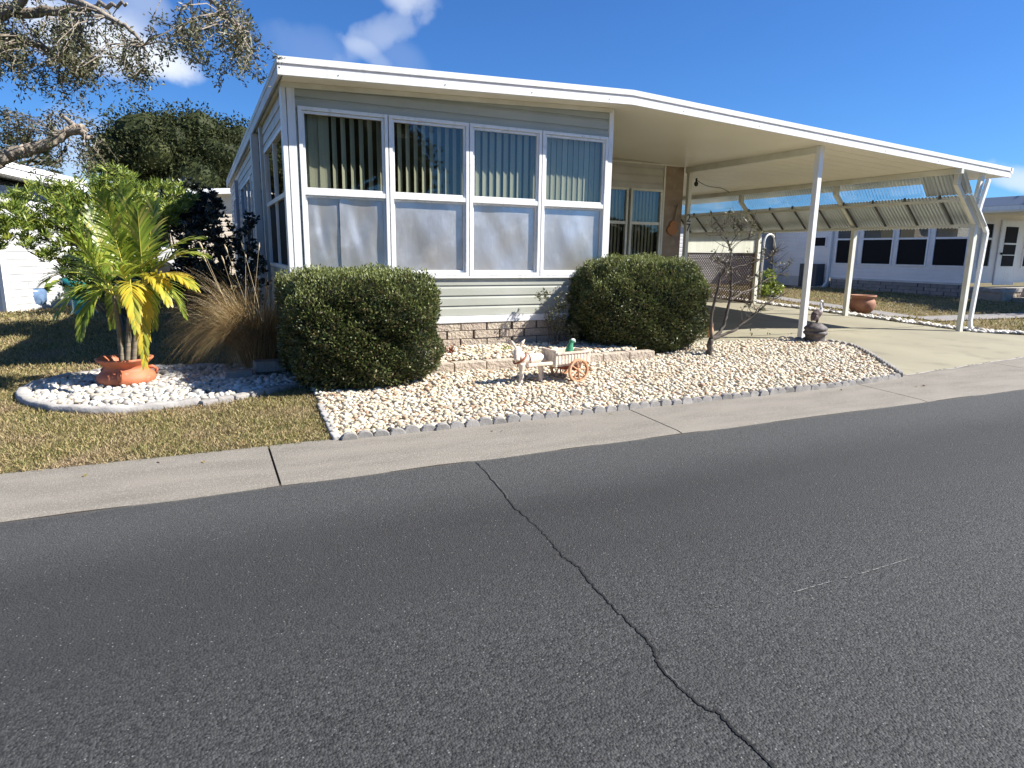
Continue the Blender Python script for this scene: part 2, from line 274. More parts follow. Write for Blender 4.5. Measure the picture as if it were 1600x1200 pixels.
class MB:
    def __init__(s): s.v = []; s.f = []; s.mi = []; s.cur = 0
    def add(s, vs, fs):
        o = len(s.v); s.v += [tuple(v) for v in vs]; s.f += [tuple(i+o for i in f) for f in fs]; s.mi += [s.cur]*len(fs)
        return s
    def box(s, x0, x1, y0, y1, z0, z1):
        vs = [(x, y, z) for z in (z0, z1) for x, y in ((x0, y0), (x1, y0), (x1, y1), (x0, y1))]
        return s.add(vs, [(3, 2, 1, 0), (4, 5, 6, 7), (0, 1, 5, 4), (1, 2, 6, 5), (2, 3, 7, 6), (3, 0, 4, 7)])
    def bar(s, a, b, w, h, up=(0, 0, 1)):
        a = Vector(a); b = Vector(b); d = (b-a).normalized(); u = Vector(up)
        if abs(d.dot(u)) > .98: u = Vector((0, 1, 0))
        sd = d.cross(u).normalized(); u = sd.cross(d)
        vs = [p + sd*(i*w/2) + u*(j*h/2) for p in (a, b) for i, j in ((-1, -1), (1, -1), (1, 1), (-1, 1))]
        return s.add(vs, [(0, 1, 2, 3), (7, 6, 5, 4), (0, 4, 5, 1), (1, 5, 6, 2), (2, 6, 7, 3), (3, 7, 4, 0)])
    def prism(s, poly, axis, a, b):            # poly of 2-D points in the two other axes, extruded a..b along axis
        def mk(p, t): return {'x': (t, p[0], p[1]), 'y': (p[0], t, p[1]), 'z': (p[0], p[1], t)}[axis]
        n = len(poly); vs = [mk(p, a) for p in poly] + [mk(p, b) for p in poly]
        return s.add(vs, [tuple(range(n))[::-1], tuple(range(n, 2*n))] + [(i, (i+1) % n, n+(i+1) % n, n+i) for i in range(n)])
    def tube(s, pts, rad, seg=8, cap=True):
        pts = [Vector(p) for p in pts]; n = len(pts)
        if not hasattr(rad, '__len__'): rad = [rad]*n
        t = (pts[1]-pts[0]).normalized(); u = t.orthogonal().normalized(); rings = []
        for i, p in enumerate(pts):
            t2 = (pts[min(i+1, n-1)] - pts[max(i-1, 0)]).normalized()
            u = (u - t2*u.dot(t2)).normalized(); v = t2.cross(u)
            rings.append([p + (u*math.cos(2*PI*k/seg) + v*math.sin(2*PI*k/seg))*rad[i] for k in range(seg)])
        fs = [(i*seg+k, i*seg+(k+1) % seg, (i+1)*seg+(k+1) % seg, (i+1)*seg+k) for i in range(n-1) for k in range(seg)]
        if cap: fs += [tuple(range(seg))[::-1], tuple(range((n-1)*seg, n*seg))]
        return s.add([q for r in rings for q in r], fs)
    def lathe(s, c, prof, seg=28, cap=False):  # prof: (radius, height)
        n = len(prof); vs = [(c[0]+r*math.cos(2*PI*k/seg), c[1]+r*math.sin(2*PI*k/seg), c[2]+h) for r, h in prof for k in range(seg)]
        fs = [(i*seg+k, i*seg+(k+1) % seg, (i+1)*seg+(k+1) % seg, (i+1)*seg+k) for i in range(n-1) for k in range(seg)]
        if cap: fs += [tuple(range(seg))[::-1], tuple(range((n-1)*seg, n*seg))]
        return s.add(vs, fs)
    def ball(s, c, r, seg=12, rings=8):
        if not hasattr(r, '__len__'): r = (r, r, r)
        vs = [(c[0], c[1], c[2]-r[2])]
        for i in range(1, rings):
            a = -PI/2 + PI*i/rings
            vs += [(c[0]+r[0]*math.cos(a)*math.cos(2*PI*k/seg), c[1]+r[1]*math.cos(a)*math.sin(2*PI*k/seg), c[2]+r[2]*math.sin(a)) for k in range(seg)]
        vs.append((c[0], c[1], c[2]+r[2])); e = len(vs)-1
        fs = [(0, 1+(k+1) % seg, 1+k) for k in range(seg)]
        fs += [(1+i*seg+k, 1+i*seg+(k+1) % seg, 1+(i+1)*seg+(k+1) % seg, 1+(i+1)*seg+k) for i in range(rings-2) for k in range(seg)]
        fs += [(1+(rings-2)*seg+k, 1+(rings-2)*seg+(k+1) % seg, e) for k in range(seg)]
        return s.add(vs, fs)
    def xform(s, fn): s.v = [tuple(fn(Vector(v))) for v in s.v]; return s
    def build(s, name, m, parent=None, smooth=False, org=None, bevel=0):
        if org is None:
            if parent is not None: org = wloc(parent)
            else:
                A = np.array(s.v); org = Vector((float(A[:, 0].mean()), float(A[:, 1].mean()), float(A[:, 2].min())))
        org = Vector(org)
        me = bpy.data.meshes.new(name); me.from_pydata([tuple(Vector(v)-org) for v in s.v], [], s.f); me.update()
        if isinstance(m, (list, tuple)):
            pass
        o = link(name, me, m, parent, org, smooth)
        if isinstance(m, (list, tuple)): me.polygons.foreach_set('material_index', s.mi)
        if bevel:
            b = o.modifiers.new('bevel', 'BEVEL'); b.width = bevel; b.segments = 2; b.limit_method = 'ANGLE'
        return o
def blob(name, mb, m, parent, voxel=.012, smooth_it=4):
    o = mb.build(name, m, parent, smooth=True)
    r = o.modifiers.new('remesh', 'REMESH'); r.mode = 'VOXEL'; r.voxel_size = voxel; r.use_smooth_shade = True
    q = o.modifiers.new('smooth', 'SMOOTH'); q.iterations = smooth_it; q.factor = .5
    return o
def frame_boxes(mb, x0, x1, z0, z1, y0, y1, w, axis='y'):
    """four butted boxes round an opening in an upright plane"""
    def bx(a0, a1, c0, c1):
        if axis == 'y': mb.box(a0, a1, y0, y1, c0, c1)
        else: mb.box(y0, y1, a0, a1, c0, c1)
    bx(x0, x1, z1-w, z1); bx(x0, x1, z0, z0+w); bx(x0, x0+w, z0+w, z1-w); bx(x1-w, x1, z0+w, z1-w)
def laps(x0, x1, z0, z1, y, pitch=.14, axis='y', sgn=-1, skip=()):
    """dutch-lap siding: real stepped courses; skip: list of (a0,a1,z0,z1) openings"""
    mb = MB(); z = z0
    prof = [(.016, 0.), (.013, .68), (.002, .92), (.000, 1.)]
    while z < z1 - 1e-4:
        h = min(pitch, z1-z); spans = [(x0, x1)]
        for a0, a1, c0, c1 in skip:
            if z+h*.5 > c0 and z+h*.5 < c1:
                ns = []
                for s0, s1 in spans:
                    if a0 > s0 and a0 < s1: ns.append((s0, a0))
                    if a1 < s1 and a1 > s0: ns.append((a1, s1))
                    if a0 >= s1 or a1 <= s0: ns.append((s0, s1))
                spans = ns
        for s0, s1 in spans:
            pts = [(0., 0.)] + prof
            for (d0, t0), (d1, t1) in zip(pts[:-1], pts[1:]):
                q = []
                for s_, d_, t_ in ((s0, d0, t0), (s1, d0, t0), (s1, d1, t1), (s0, d1, t1)):
                    q.append((s_, y+sgn*d_, z+t_*pitch if t_*pitch <= h else z+h) if axis == 'y' else (y+sgn*d_, s_, z+t_*pitch if t_*pitch <= h else z+h))
                mb.add(q, [(0, 1, 2, 3)])
        z += h
    return mb
def leaves(name, C, D, L, Wd, m, parent=None, fold=.25, org=None, smooth=False):
    """one folded diamond leaf per row: C base points, D directions, L lengths, Wd widths"""
    C = np.asarray(C, float); D = np.asarray(D, float); n = len(C)
    D = D/np.linalg.norm(D, axis=1, keepdims=True)
    R_ = RNG.normal(size=(n, 3)); S = np.cross(D, R_); S /= np.linalg.norm(S, axis=1, keepdims=True); U = np.cross(S, D)
    L = np.broadcast_to(L, n)[:, None]; Wd = np.broadcast_to(Wd, n)[:, None]
    V = np.stack([C, C + D*L*.5 + S*Wd*.5 + U*Wd*fold, C + D*L, C + D*L*.5 - S*Wd*.5 + U*Wd*fold], 1).reshape(-1, 3)
    I = np.arange(n)[:, None]*4
    Fq = np.concatenate([np.hstack([I, I+1, I+2]), np.hstack([I, I+2, I+3])], 0)
    return npmesh(name, V, Fq, m, parent, smooth, org)
def sph(n): 
    v = RNG.normal(size=(n, 3)); return v/np.linalg.norm(v, axis=1, keepdims=True)

# ------------------------------------------------------------------ the ground
def gz(x, y):
    """height of the yard: flat by the road, rising gently up the driveway"""
    a = min(max((y-5.4)/2.2, 0), 1); z = .03 + .07*a*a*(3-2*a)
    if y > 8:
        s = min(max((x-7.5)/2.5, 0), 1); s *= 1-min(max((x-17)/6, 0), 1)*.35
        z += min(y-8, 12)*.026*s
    return z
def sheet(name, poly_fn, xs, ys, m, dz=0., kind='structure', parent=None):
    nx, ny = len(xs), len(ys); V = [(x, y, gz(x, y)+dz) for y in ys for x in xs]
    Fq = [(j*nx+i, j*nx+i+1, (j+1)*nx+i+1, (j+1)*nx+i) for j in range(ny-1) for i in range(nx-1)]
    o = npmesh(name, V, Fq, m, parent, True, org=(0, 0, 0)); tag(o, kind=kind); return o
xs = sorted(set([-300, -100, -40, -20] + [round(-14+i*.6, 2) for i in range(80)] + [50, 100, 300])); ys = sorted(set([round(5.42+i*.45, 2) for i in range(50)] + [30, 45, 80, 150, 400]))
sheet('lawn', None, xs, ys, M['lawn_base'], dz=-.014)
# road
mb = MB(); mb.add([(-300, -3.2, 0), (300, -3.2, 0), (300, 4.56, 0), (-300, 4.56, 0)], [(0, 1, 2, 3)]); road = mb.build('road', M['asphalt'], org=(0, 0, 0)); tag(road, kind='structure')
crk = [(744, 722), (768, 748), (790, 775), (802, 792), (822, 808), (840, 825), (853, 838), (865, 852), (880, 870), (896, 881), (907, 890), (912, 899), (928, 918), (950, 940), (968, 960), (985, 976), (998, 989), (1010, 999), (1018, 1010), (1026, 1030), (1031, 1042), (1048, 1060), (1062, 1075), (1085, 1095), (1105, 1110), (1120, 1113), (1138, 1131), (1152, 1148), (1172, 1163), (1190, 1182), (1212, 1203), (1240, 1225)]
pts = []
for (a, b), (c, d) in zip(crk[:-1], crk[1:]):
    for k in range(6):
        t = k/6; q = G(a+(c-a)*t+random.gauss(0, .9), b+(d-b)*t+random.gauss(0, .9), .0); pts.append(q)
mb = MB(); prev = None
for i, q in enumerate(pts):
    tn = (pts[min(i+1, len(pts)-1)]-pts[max(i-1, 0)]).normalized(); sd = Vector((-tn.y, tn.x, 0)); w = (.0014+.0011*min(i/90, 1))+.0018*abs(math.sin(i*1.7))*(1+.7*math.sin(i*.13))+.0014*random.random()
    a, b = q+sd*w, q-sd*w; a.z = b.z = .004
    if prev: mb.add([prev[0], prev[1], b, a], [(0, 1, 2, 3)])
    prev = (a, b)
mb.build('crack', M['crack'], road)
mb = MB()
for i in range(3, len(pts)-3):
    if math.sin(i*.21)+math.sin(i*.057+1) > 1.55:
        q = pts[i]; r_ = pts[i+1]; o_ = Vector((.006, .004, 0)); mb.add([(q.x+.004, q.y+.002, .003), (r_.x+.004, r_.y+.002, .003), (r_.x+.009+random.random()*.004, r_.y+.004, .003), (q.x+.008+random.random()*.005, q.y+.004, .003)], [(0, 1, 2, 3)])
mb.build('crack_rim', M['rim'], road)
mb = MB()
for (x0, y0), (x1, y1) in [((1240, 925), (1300, 908)), ((1318, 903), (1330, 900)), ((1342, 897), (1420, 873)), ((1186, 941), (1194, 939)), ((1118, 948), (1128, 946))]:
    a, b = G(x0, y0, .004), G(x1, y1, .004); sd = Vector((0, .004, 0)); mb.add([a-sd, b-sd*.6, b+sd*.6, a+sd], [(0, 1, 2, 3)])
mb.build('scratch', M['scratch'], road)
# pavement: slabs with real joints between them, rounded road edge
def back(x): return 5.42 if x < 6 else 5.42+min((x-6)/6, 1)**1.3*.5
mb = MB(); J = [.39+3.47*k for k in range(-9, 14)]
for j0, j1 in zip(J[:-1], J[1:]):
    n = 6; X = [j0+.008+(j1-j0-.016)*i/n for i in range(n+1)]; R_ = []
    for x in X:
        e = .012*math.sin(x*5.1)+.008*math.sin(x*13.7)
        by = back(x)+.01*math.sin(x*9)
        R_.append([(x, 4.50, -.05), (x, 4.53+e, .004), (x, 4.60, .014), (x, 5.0, .028), (x, by, max(.036, gz(x, by)+.012)), (x, by, -.05)])
    V = [p for r in R_ for p in r]; k = len(R_[0])
    mb.add(V, [(i*k+q, (i+1)*k+q, (i+1)*k+q+1, i*k+q+1) for i in range(n) for q in range(k-1)] + [tuple(range(k)), tuple(n*k+q for q in range(k))[::-1]])
pave = mb.build('pavement', M['walk'], org=(0, 0, 0)); tag(pave, kind='structure')
mb = MB(); mb.box(J[0], J[-1], 4.53, 5.40, -.02, .0025); mb.build('joint_gap', M['soil'], pave)
# far side of the street
mb = MB(); mb.box(-300, 300, -4.2, -3.2, -.05, .04); tag(mb.build('pavement', M['walk'], org=(0, -3.7, 0)), kind='structure')
mb = MB(); mb.add([(-300, -300, .03), (300, -300, .03), (300, -4.2, .03), (-300, -4.2, .03)], [(0, 1, 2, 3)]); tag(mb.build('lawn', M['lawn_base'], org=(0, 0, 0)), kind='structure')
# driveway
def patch(name, edge, m, dz, step=.45, thick=True):
    bm = bmesh.new(); vs = [bm.verts.new((x, y, 0)) for x, y in edge]; bm.faces.new(vs)
    for axis, lo, hi in ((0, min(p[0] for p in edge), max(p[0] for p in edge)), (1, min(p[1] for p in edge), max(p[1] for p in edge))):
        t = lo+step
        while t < hi:
            co = (t, 0, 0) if axis == 0 else (0, t, 0); no = (1, 0, 0) if axis == 0 else (0, 1, 0)
            bmesh.ops.bisect_plane(bm, geom=bm.verts[:]+bm.edges[:]+bm.faces[:], plane_co=co, plane_no=no); t += step
    bmesh.ops.recalc_face_normals(bm, faces=bm.faces[:])
    if bm.faces[:][0].normal.z < 0: bmesh.ops.reverse_faces(bm, faces=bm.faces[:])
    for v in bm.verts: v.co.z = gz(v.co.x, v.co.y)+dz
    me = bpy.data.meshes.new(name); bm.to_mesh(me); bm.free(); o = link(name, me, m, None, Vector((0, 0, 0)), True); tag(o, kind='structure'); return o
dl = [(8.36, 5.55), (8.62, 5.85), (8.95, 6.25), (9.45, 6.9), (9.75, 7.35), (9.86, 7.8), (9.72, 8.2), (9.3, 8.5), (8.4, 8.56), (7.3, 8.62), (5.62, 8.7)]
drive_edge = [(30, back(30)+.0), (15.4, back(15)+.0), (12, back(12)), (10, back(10)), (8.36, back(8.36))] + dl + [(5.62, 12.2), (9.9, 12.2), (9.9, 20), (14.25, 20), (14.28, 12), (14.3, 8.3), (14.5, 7.8), (15.1, 7.1), (16, 6.4), (17.5, 6.0), (30, 5.95)]
drv = patch('driveway', drive_edge, M['drive'], .008)
mb = MB()
for y in (9.05, 12.3, 15.5):
    for i in range(10):
        x0, x1 = 9.9+i*.44, 9.9+(i+1)*.44
        if y < 9.5: x0, x1 = 5.9+i*.83, 5.9+(i+1)*.83
        mb.add([(x0, y-.008, gz(x0, y)+.012), (x1, y-.008, gz(x1, y)+.012), (x1, y+.008, gz(x1, y)+.012), (x0, y+.008, gz(x0, y)+.012)], [(0, 1, 2, 3)])
mb.build('joint', M['mortar'], drv)
mb = MB(); mb2 = MB()
for i in range(66):
    x0, x1 = 8.45+i*.1, 8.55+i*.1; f = lambda x: (x, back(x)+.012*math.sin(x*7), gz(x, back(x))+.016)
    a, b = f(x0), f(x1); mb.add([(a[0], a[1]-.012, a[2]), (b[0], b[1]-.012, b[2]), (b[0], b[1]+.016, b[2]), (a[0], a[1]+.016, a[2])], [(0, 1, 2, 3)])
    if random.random() < .3: mb2.add([(a[0], a[1]+.004, a[2]+.003), (b[0]-.03, b[1]+.002, b[2]+.003), (b[0]-.05, b[1]+.022, b[2]+.003), (a[0]+.01, a[1]+.026, a[2]+.003)], [(0, 1, 2, 3)])
mb.build('joint_strip', M['conc_pale'], drv); mb2.build('joint_gap', M['soil'], drv)
# neighbour's side path
patch('path', [(15.6, 9.6), (30, 9.2), (30, 10.1), (15.6, 10.4)], M['conc'], .010)
patch('path', [(15.2, 10.4), (16.0, 10.4), (17.6, 20), (16.9, 20)], M['conc'], .014)
# gravel beds under the pebbles
bed_edge = [(.93, 5.36), (3.7, 5.36), (6.0, 5.38), (8.28, 5.5)] + [(x-.05, y-.04) for x, y in dl[1:]] + [(5.6, 8.6), (5.6, 7.62), (2.45, 7.6), (1.0, 7.2), (.98, 6.5)]
patch('gravel_bed', bed_edge, M['bed_soil'], .012)

# ------------------------------------------------------------------ pebbles
def pebble_variants(nv=10):
    out = []
    for _ in range(nv):
        mb = MB(); mb.ball((0, 0, 0), (1, 1, 1), 7, 5); V = np.array(mb.v)
        a, b = sph(1)[0], sph(1)[0]
        V = V*(1+.22*np.sin(V@a*2.1+1)[:, None]+.16*np.sin(V@b*3.3)[:, None]); out.append(V)
    fs = []
    for f in mb.f:
        if len(f) == 4: fs += [(f[0], f[1], f[2]), (f[0], f[2], f[3])]
        else: fs.append(f)
    return out, np.array(fs)
PV, PF = pebble_variants()
def pebbles(name, pts, size, m, label, cat='pebbles'):
    n = len(pts); nv = len(PV[0]); A = np.empty((n, nv, 3), np.float32)
    for i, (x, y, z) in enumerate(pts):
        s = size*random.uniform(.65, 1.3); sc = np.array([s*random.uniform(.8, 1.3), s*random.uniform(.65, 1.), s*random.uniform(.42, .7)])
        v = random.choice(PV)*sc
        c, q = math.cos(t := random.uniform(0, 6.28)), math.sin(t); tx = random.gauss(0, .35)
        Rz = np.array([[c, -q, 0], [q, c, 0], [0, 0, 1]]); Rx = np.array([[1, 0, 0], [0, math.cos(tx), -math.sin(tx)], [0, math.sin(tx), math.cos(tx)]])
        A[i] = v @ Rx.T @ Rz.T + (x, y, z)
    Fq = (PF[None] + (np.arange(n)*nv)[:, None, None]).reshape(-1, 3)
    o = npmesh(name, A.reshape(-1, 3), Fq, m, None, True, org=(float(A[..., 0].mean()), float(A[..., 1].mean()), 0)); tag(o, label, cat, kind='stuff'); return o
def inside(x, y, poly):
    r = False; j = len(poly)-1
    for i in range(len(poly)):
        xi, yi = poly[i]; xj, yj = poly[j]
        if (yi > y) != (yj > y) and x < (xj-xi)*(y-yi)/(yj-yi)+xi: r = not r
        j = i
    return r
def scatter(poly, step, zf, jit=.5):
    x0, x1 = min(p[0] for p in poly), max(p[0] for p in poly); y0, y1 = min(p[1] for p in poly), max(p[1] for p in poly); out = []
    x = x0
    while x < x1:
        y = y0
        while y < y1:
            a, b = x+random.uniform(-jit, jit)*step, y+random.uniform(-jit, jit)*step
            if inside(a, b, poly): out.append((a, b, zf(a, b)))
            y += step
        x += step
    return out
pp = scatter(bed_edge, .033, lambda x, y: gz(x, y)+.026+random.uniform(-.006, .014)) + scatter(bed_edge, .085, lambda x, y: gz(x, y)+.045+random.uniform(-.004, .01))
pp = [q for q in pp if q[1] > 5.425+(max(q[0]-6, 0)/2.3)**2*.12 and not (q[0] > 7.9 and q[1] < 5.56)]
pebbles('pebbles', pp, .0235, M['pebbles'], 'cream and tan river pebbles filling the front bed by the kerb')
upper = [(2.45, 7.62), (5.6, 7.62), (5.6, 8.56), (2.5, 8.56)]
mb = MB(); mb.box(1.1, 5.58, 7.62, 8.58, 0, .235); tag(mb.build('raised_gravel_bed', M['bed_soil']), kind='structure')
pebbles('pebbles', scatter(upper, .045, lambda x, y: .25+random.uniform(-.004, .02)+.03*(y-7.6)), .03, M['pebbles'], 'pale pebbles filling the raised bed under the window wall')

# ------------------------------------------------------------------ lawn blades
def grass(name, poly, dens, L0, wd, label, zoff=0.):
    x0, x1 = min(p[0] for p in poly), max(p[0] for p in poly); y0, y1 = min(p[1] for p in poly), max(p[1] for p in poly)
    n = int((x1-x0)*(y1-y0)*dens); X = RNG.uniform(x0, x1, n); Y = RNG.uniform(y0, y1, n)
    keep = np.array([inside(a, b, poly) and not any(inside(a, b, h) for h in NOGRASS) for a, b in zip(X, Y)]); X, Y = X[keep], Y[keep]; n = len(X)
    Z = np.array([gz(a, b) for a, b in zip(X, Y)])+zoff
    a = RNG.uniform(0, 2*PI, n); lean = RNG.uniform(.3, 1.5, n); D = np.stack([np.cos(a)*lean, np.sin(a)*lean, np.ones(n)*.9], 1)
    o = leaves(name, np.stack([X, Y, Z], 1), D, L0*RNG.uniform(.5, 1.3, n), wd*RNG.uniform(.6, 1.3, n), M['blade'], None, .3, org=(float(X.mean()), float(Y.mean()), 0))
    tag(o, label, 'grass', kind='stuff'); return o
RS = lambda P_: [(-.55+(x+.55)*.92 if x < -.2 else x, 8.0+(y-8.0)*(.90 if y < 8 and x < .1 else .97)) for x, y in P_]
ring = [(.55, 7.3), (.0, 6.92), (-.45, 6.76), (-.85, 6.75), (-1.25, 6.93), (-1.58, 7.25), (-1.80, 7.75), (-1.82, 8.25), (-1.6, 8.72), (-1.22, 9.0), (-.55, 9.05), (.1, 8.95), (.95, 8.8), (1.0, 7.4)]
ring = RS(ring)
NOGRASS = [ring, [(15.6, 9.6), (30, 9.2), (30, 10.1), (15.6, 10.4)], [(15.2, 10.4), (16.0, 10.4), (17.6, 20), (16.9, 20)]]
grass('grass', [(-3.2, 5.40), (.90, 5.40), (.97, 6.55), (.98, 7.2), (.6, 7.5), (-1.9, 9.2), (-4, 9.2)], 6200, .045, .0075, 'dry yellow green grass between the ring bed and the pavement')
grass('grass', [(-5, 9.0), (1.0, 9.0), (1.0, 16), (-6, 16)], 1100, .06, .013, 'shaded lawn grass along the side of the house')
grass('grass', [(-8, 16), (1.0, 16), (1.0, 26), (-8, 26)], 260, .08, .025, 'far lawn grass in front of the left house')
grass('grass', [(14.9, 8), (17, 7.1), (24, 7.1), (24.2, 14), (24.2, 20), (14.6, 20), (14.6, 9)], 200, .08, .022, 'brown and green grass strip before the right house')

# ------------------------------------------------------------------ bed edgings
def copy_tree(o, parent=None):
    c = o.copy(); COL.objects.link(c); c.parent = parent
    for ch in list(o.children): copy_tree(ch, c)
    return c
def edging():
    prof = [(-.0685, -.05), (.0685, -.05), (.0685, .024)] + [(.0685*math.cos(a), .024+.052*math.sin(a)) for a in [PI*k/8 for k in range(1, 8)]] + [(-.0685, .024)]
    mb = MB(); mb.prism(prof, 'y', -.026, .026); return mb.build('edging_stone', M['conc_edge'], org=(0, 0, 0), bevel=.006)
e0 = edging(); first = True
path = [(1.03+.1375*k, None) for k in range(53)]
for k, (x, _) in enumerate(path):
    y = 5.378 if x < 6 else 5.378+((x-6)/2.3)**2*.12
    o = e0 if k == 0 else copy_tree(e0); o.location = (x+random.gauss(0, .004), y+random.gauss(0, .006), gz(x, y)-.004+random.gauss(0, .005)); o.rotation_euler = (random.gauss(0, .06), random.gauss(0, .03), random.gauss(0, .05))
    tag(o, 'scalloped grey concrete edging stone between the pebbles and the pavement', 'edging stone', 'scalloped edging stones along the pavement')
acc = 0; segs = list(zip(dl[:-4], dl[1:-3]))
for (a, b), (c, d) in segs:
    L_ = math.hypot(c-a, d-b); ang = math.atan2(d-b, c-a); n = max(1, round(L_/.1375))
    for i in range(n):
        t = (i+.5)/n; x, y = a+(c-a)*t-.03, b+(d-b)*t-.02; o = copy_tree(e0)
        o.location = (x, y, gz(x, y)+.016); o.rotation_euler = (0, 0, ang+random.gauss(0, .04))
        tag(o, 'scalloped grey edging stone curving between the pebbles and the driveway', 'edging stone', 'scalloped edging stones along the driveway')
# short left end of the bed
ORD = ['first', 'second', 'third', 'fourth', 'fifth', 'sixth', 'seventh', 'eighth', 'ninth', 'tenth']
for k in range(7):
    y = 5.46+k*.165; x = .93+.008*k; mb = MB(); mb.box(-.035, .035, -.078, .078, -.04, .045)
    o = mb.build('edging_block', M['conc_pale'], org=(0, 0, 0), bevel=.012); o.location = (x, y, gz(x, y)); o.rotation_euler = (0, 0, random.gauss(0, .06))
    tag(o, 'whitewashed edging block between pebbles and dry lawn, %s counting from the pavement' % ORD[k], 'edging block', 'white edging blocks at the left end of the bed')
# ring bed of the potted palm
mb = MB(); ctrl = [(-.1, 6.84), (-.45, 6.76), (-.85, 6.75), (-1.25, 6.93), (-1.58, 7.25), (-1.80, 7.75), (-1.82, 8.25), (-1.6, 8.72), (-1.22, 9.0), (-.55, 9.05), (.1, 8.95)]
def catmull(P_, n=8):
    out = []
    for i in range(len(P_)-1):
        p0, p1, p2, p3 = [Vector(P_[min(max(i+k, 0), len(P_)-1)]) for k in (-1, 0, 1, 2)]
        for k in range(n):
            t = k/n; out.append(.5*((2*p1)+(p2-p0)*t+(2*p0-5*p1+4*p2-p3)*t*t+(3*p1-p0-3*p2+p3)*t**3))
    out.append(Vector(P_[-1])); return out
cp = catmull([(x, y, 0) for x, y in RS(ctrl)]); rings = []
for i, q in enumerate(cp):
    t = (cp[min(i+1, len(cp)-1)]-cp[max(i-1, 0)]).normalized(); nrm = Vector((-t.y, t.x, 0)); z = gz(q.x, q.y)-.014+.006*math.sin(i*.9)+.004*math.sin(i*2.3); w = .042+.004*math.sin(i*1.7)
    rings.append([q+nrm*w+Vector((0, 0, z-.03)), q+nrm*w+Vector((0, 0, z+.075)), q+nrm*w*.6+Vector((0, 0, z+.088)), q-nrm*w*.6+Vector((0, 0, z+.088)), q-nrm*w+Vector((0, 0, z+.075)), q-nrm*w+Vector((0, 0, z-.03))])
mb.add([p for r in rings for p in r], [(i*6+k, (i+1)*6+k, (i+1)*6+(k+1) % 6, i*6+(k+1) % 6) for i in range(len(rings)-1) for k in range(6)] + [(0, 1, 2, 3, 4, 5), tuple((len(rings)-1)*6+k for k in range(6))[::-1]])
tag(mb.build('ring_curb', M['conc_pale'], smooth=True), 'low curved whitewashed concrete curb around the palm bed', 'garden curb')
edge_right = [(-.02, 6.92), (.12, 6.98), (.27, 7.04), (.42, 7.12), (.57, 7.20), (.72, 7.30), (.87, 7.38)]
for k, (x, y) in enumerate(edge_right):
    mb = MB(); mb.box(-.085, .085, -.05, .05, -.03, .06+.012*random.random()); o = mb.build('edging_block', M['brick_grey'], org=(0, 0, 0), bevel=.02)
    o.location = (x, y, gz(x, y)); o.rotation_euler = (0, 0, .5+random.gauss(0, .08)); tag(o, 'rough pale block edging the lawn by the big hedge, %s counting from the palm bed' % ORD[k], 'edging block', 'rough blocks edging the shaded bed')
patch('gravel_bed', [(x, y) for x, y in ring][::-1], M['soil'], .012)
pebbles('pebbles', scatter(ring, .052, lambda x, y: gz(x, y)+.035+random.uniform(-.01, .02)), .036, M['pebbles_w'], 'white pebbles around the potted palm')
for k, (x, y, L_, a, z) in enumerate([(.30, 8.0, .30, .12, .1), (.66, 8.12, .36, .05, .16), (.94, 8.35, .2, .3, .1)]):
    mb = MB(); mb.box(-L_/2, L_/2, -.09, .09, 0, .13); o = mb.build('wall_block', M['brick_grey'], org=(0, 0, 0), bevel=.012); o.location = (x, y, z+.02*(k == 1)); o.rotation_euler = (0, 0, a)
    tag(o, ['small grey block under the dry grass clump', 'long grey block between the dry grass clump and the hedge', 'grey block half hidden behind the big hedge'][k], 'wall block', 'loose wall blocks beside the hedge')
# retaining wall of the raised bed: two courses
for r, (z0, z1) in enumerate(((.03, .125), (.130, .255))):
    k = 0; x = 2.30 if r else 2.12
    while x < 5.5:
        L_ = .42; mb = MB(); mb.box(-L_/2, L_/2, -.08, .08, 0, z1-z0); o = mb.build('wall_block', M['brick'] if r else M['brick_grey'], org=(0, 0, 0), bevel=.008)
        o.location = (x+L_/2, 7.52+random.gauss(0, .005)-(0 if r else .015), z0); o.rotation_euler = (0, 0, random.gauss(0, .008))
        tag(o, ('rough tan block in the upper course' if r else 'half buried block in the lower course') + ' of the low retaining wall, %s from the left' % ORD[k], 'wall block', 'retaining wall %s course' % ('upper' if r else 'lower')); x += L_+.012; k += 1

# ------------------------------------------------------------------ THE HOUSE
YF, XL, XR, YB = 8.6, 1.05, 5.60, 12.0       # window wall, left and right walls of the front room, main body front
XM = 9.76; YE = 23.6
def rz(x): return 3.70+(x-.93)*.16/4.77 if x < 5.7 else 3.86-(x-5.7)*.46/9.25      # top of the roof edge
house = empty('mobile_home', (3.3, 10, .1), 'sage green mobile home with a window wall, white flat roof and long carport', 'house')
# roof + carport roof: one solid slab, split at the ridge
def slab(mb, x0, x1, y0, y1, t0, t1):        # t0,t1: depth below the roof-edge line
    mb.prism([(x0, rz(x0)-t1), (x1, rz(x1)-t1), (x1, rz(x1)-t0), (x0, rz(x0)-t0)], 'y', y0, y1)
mb = MB(); slab(mb, .96, 5.7, 8.225, YE, .012, .16); slab(mb, 5.7, 14.9, 8.225, 18.2, .012, .16); mb.box(5.7, 9.9, 18.21, YE, 3.40, 3.64); mb.build('roof', M['roof'], house)
mb = MB(); slab(mb, 1.0, 5.7, 8.23, YE-.1, .162, .185); slab(mb, 5.7, 14.86, 8.23, 18.1, .162, .185); cl = mb.build('ceiling', M['ceiling'], house)
mb = MB()                                     # ribs of the pan panels on the far half of the carport ceiling
for k in range(28):
    y = 8.6+k*.34; mb.prism([(9.9, rz(9.9)-.192), (14.8, rz(14.8)-.192), (14.8, rz(14.8)-.186), (9.9, rz(9.9)-.186)], 'y', y, y+.02)
mb.build('ceiling_rib', M['ceiling'], cl)
mb = MB()
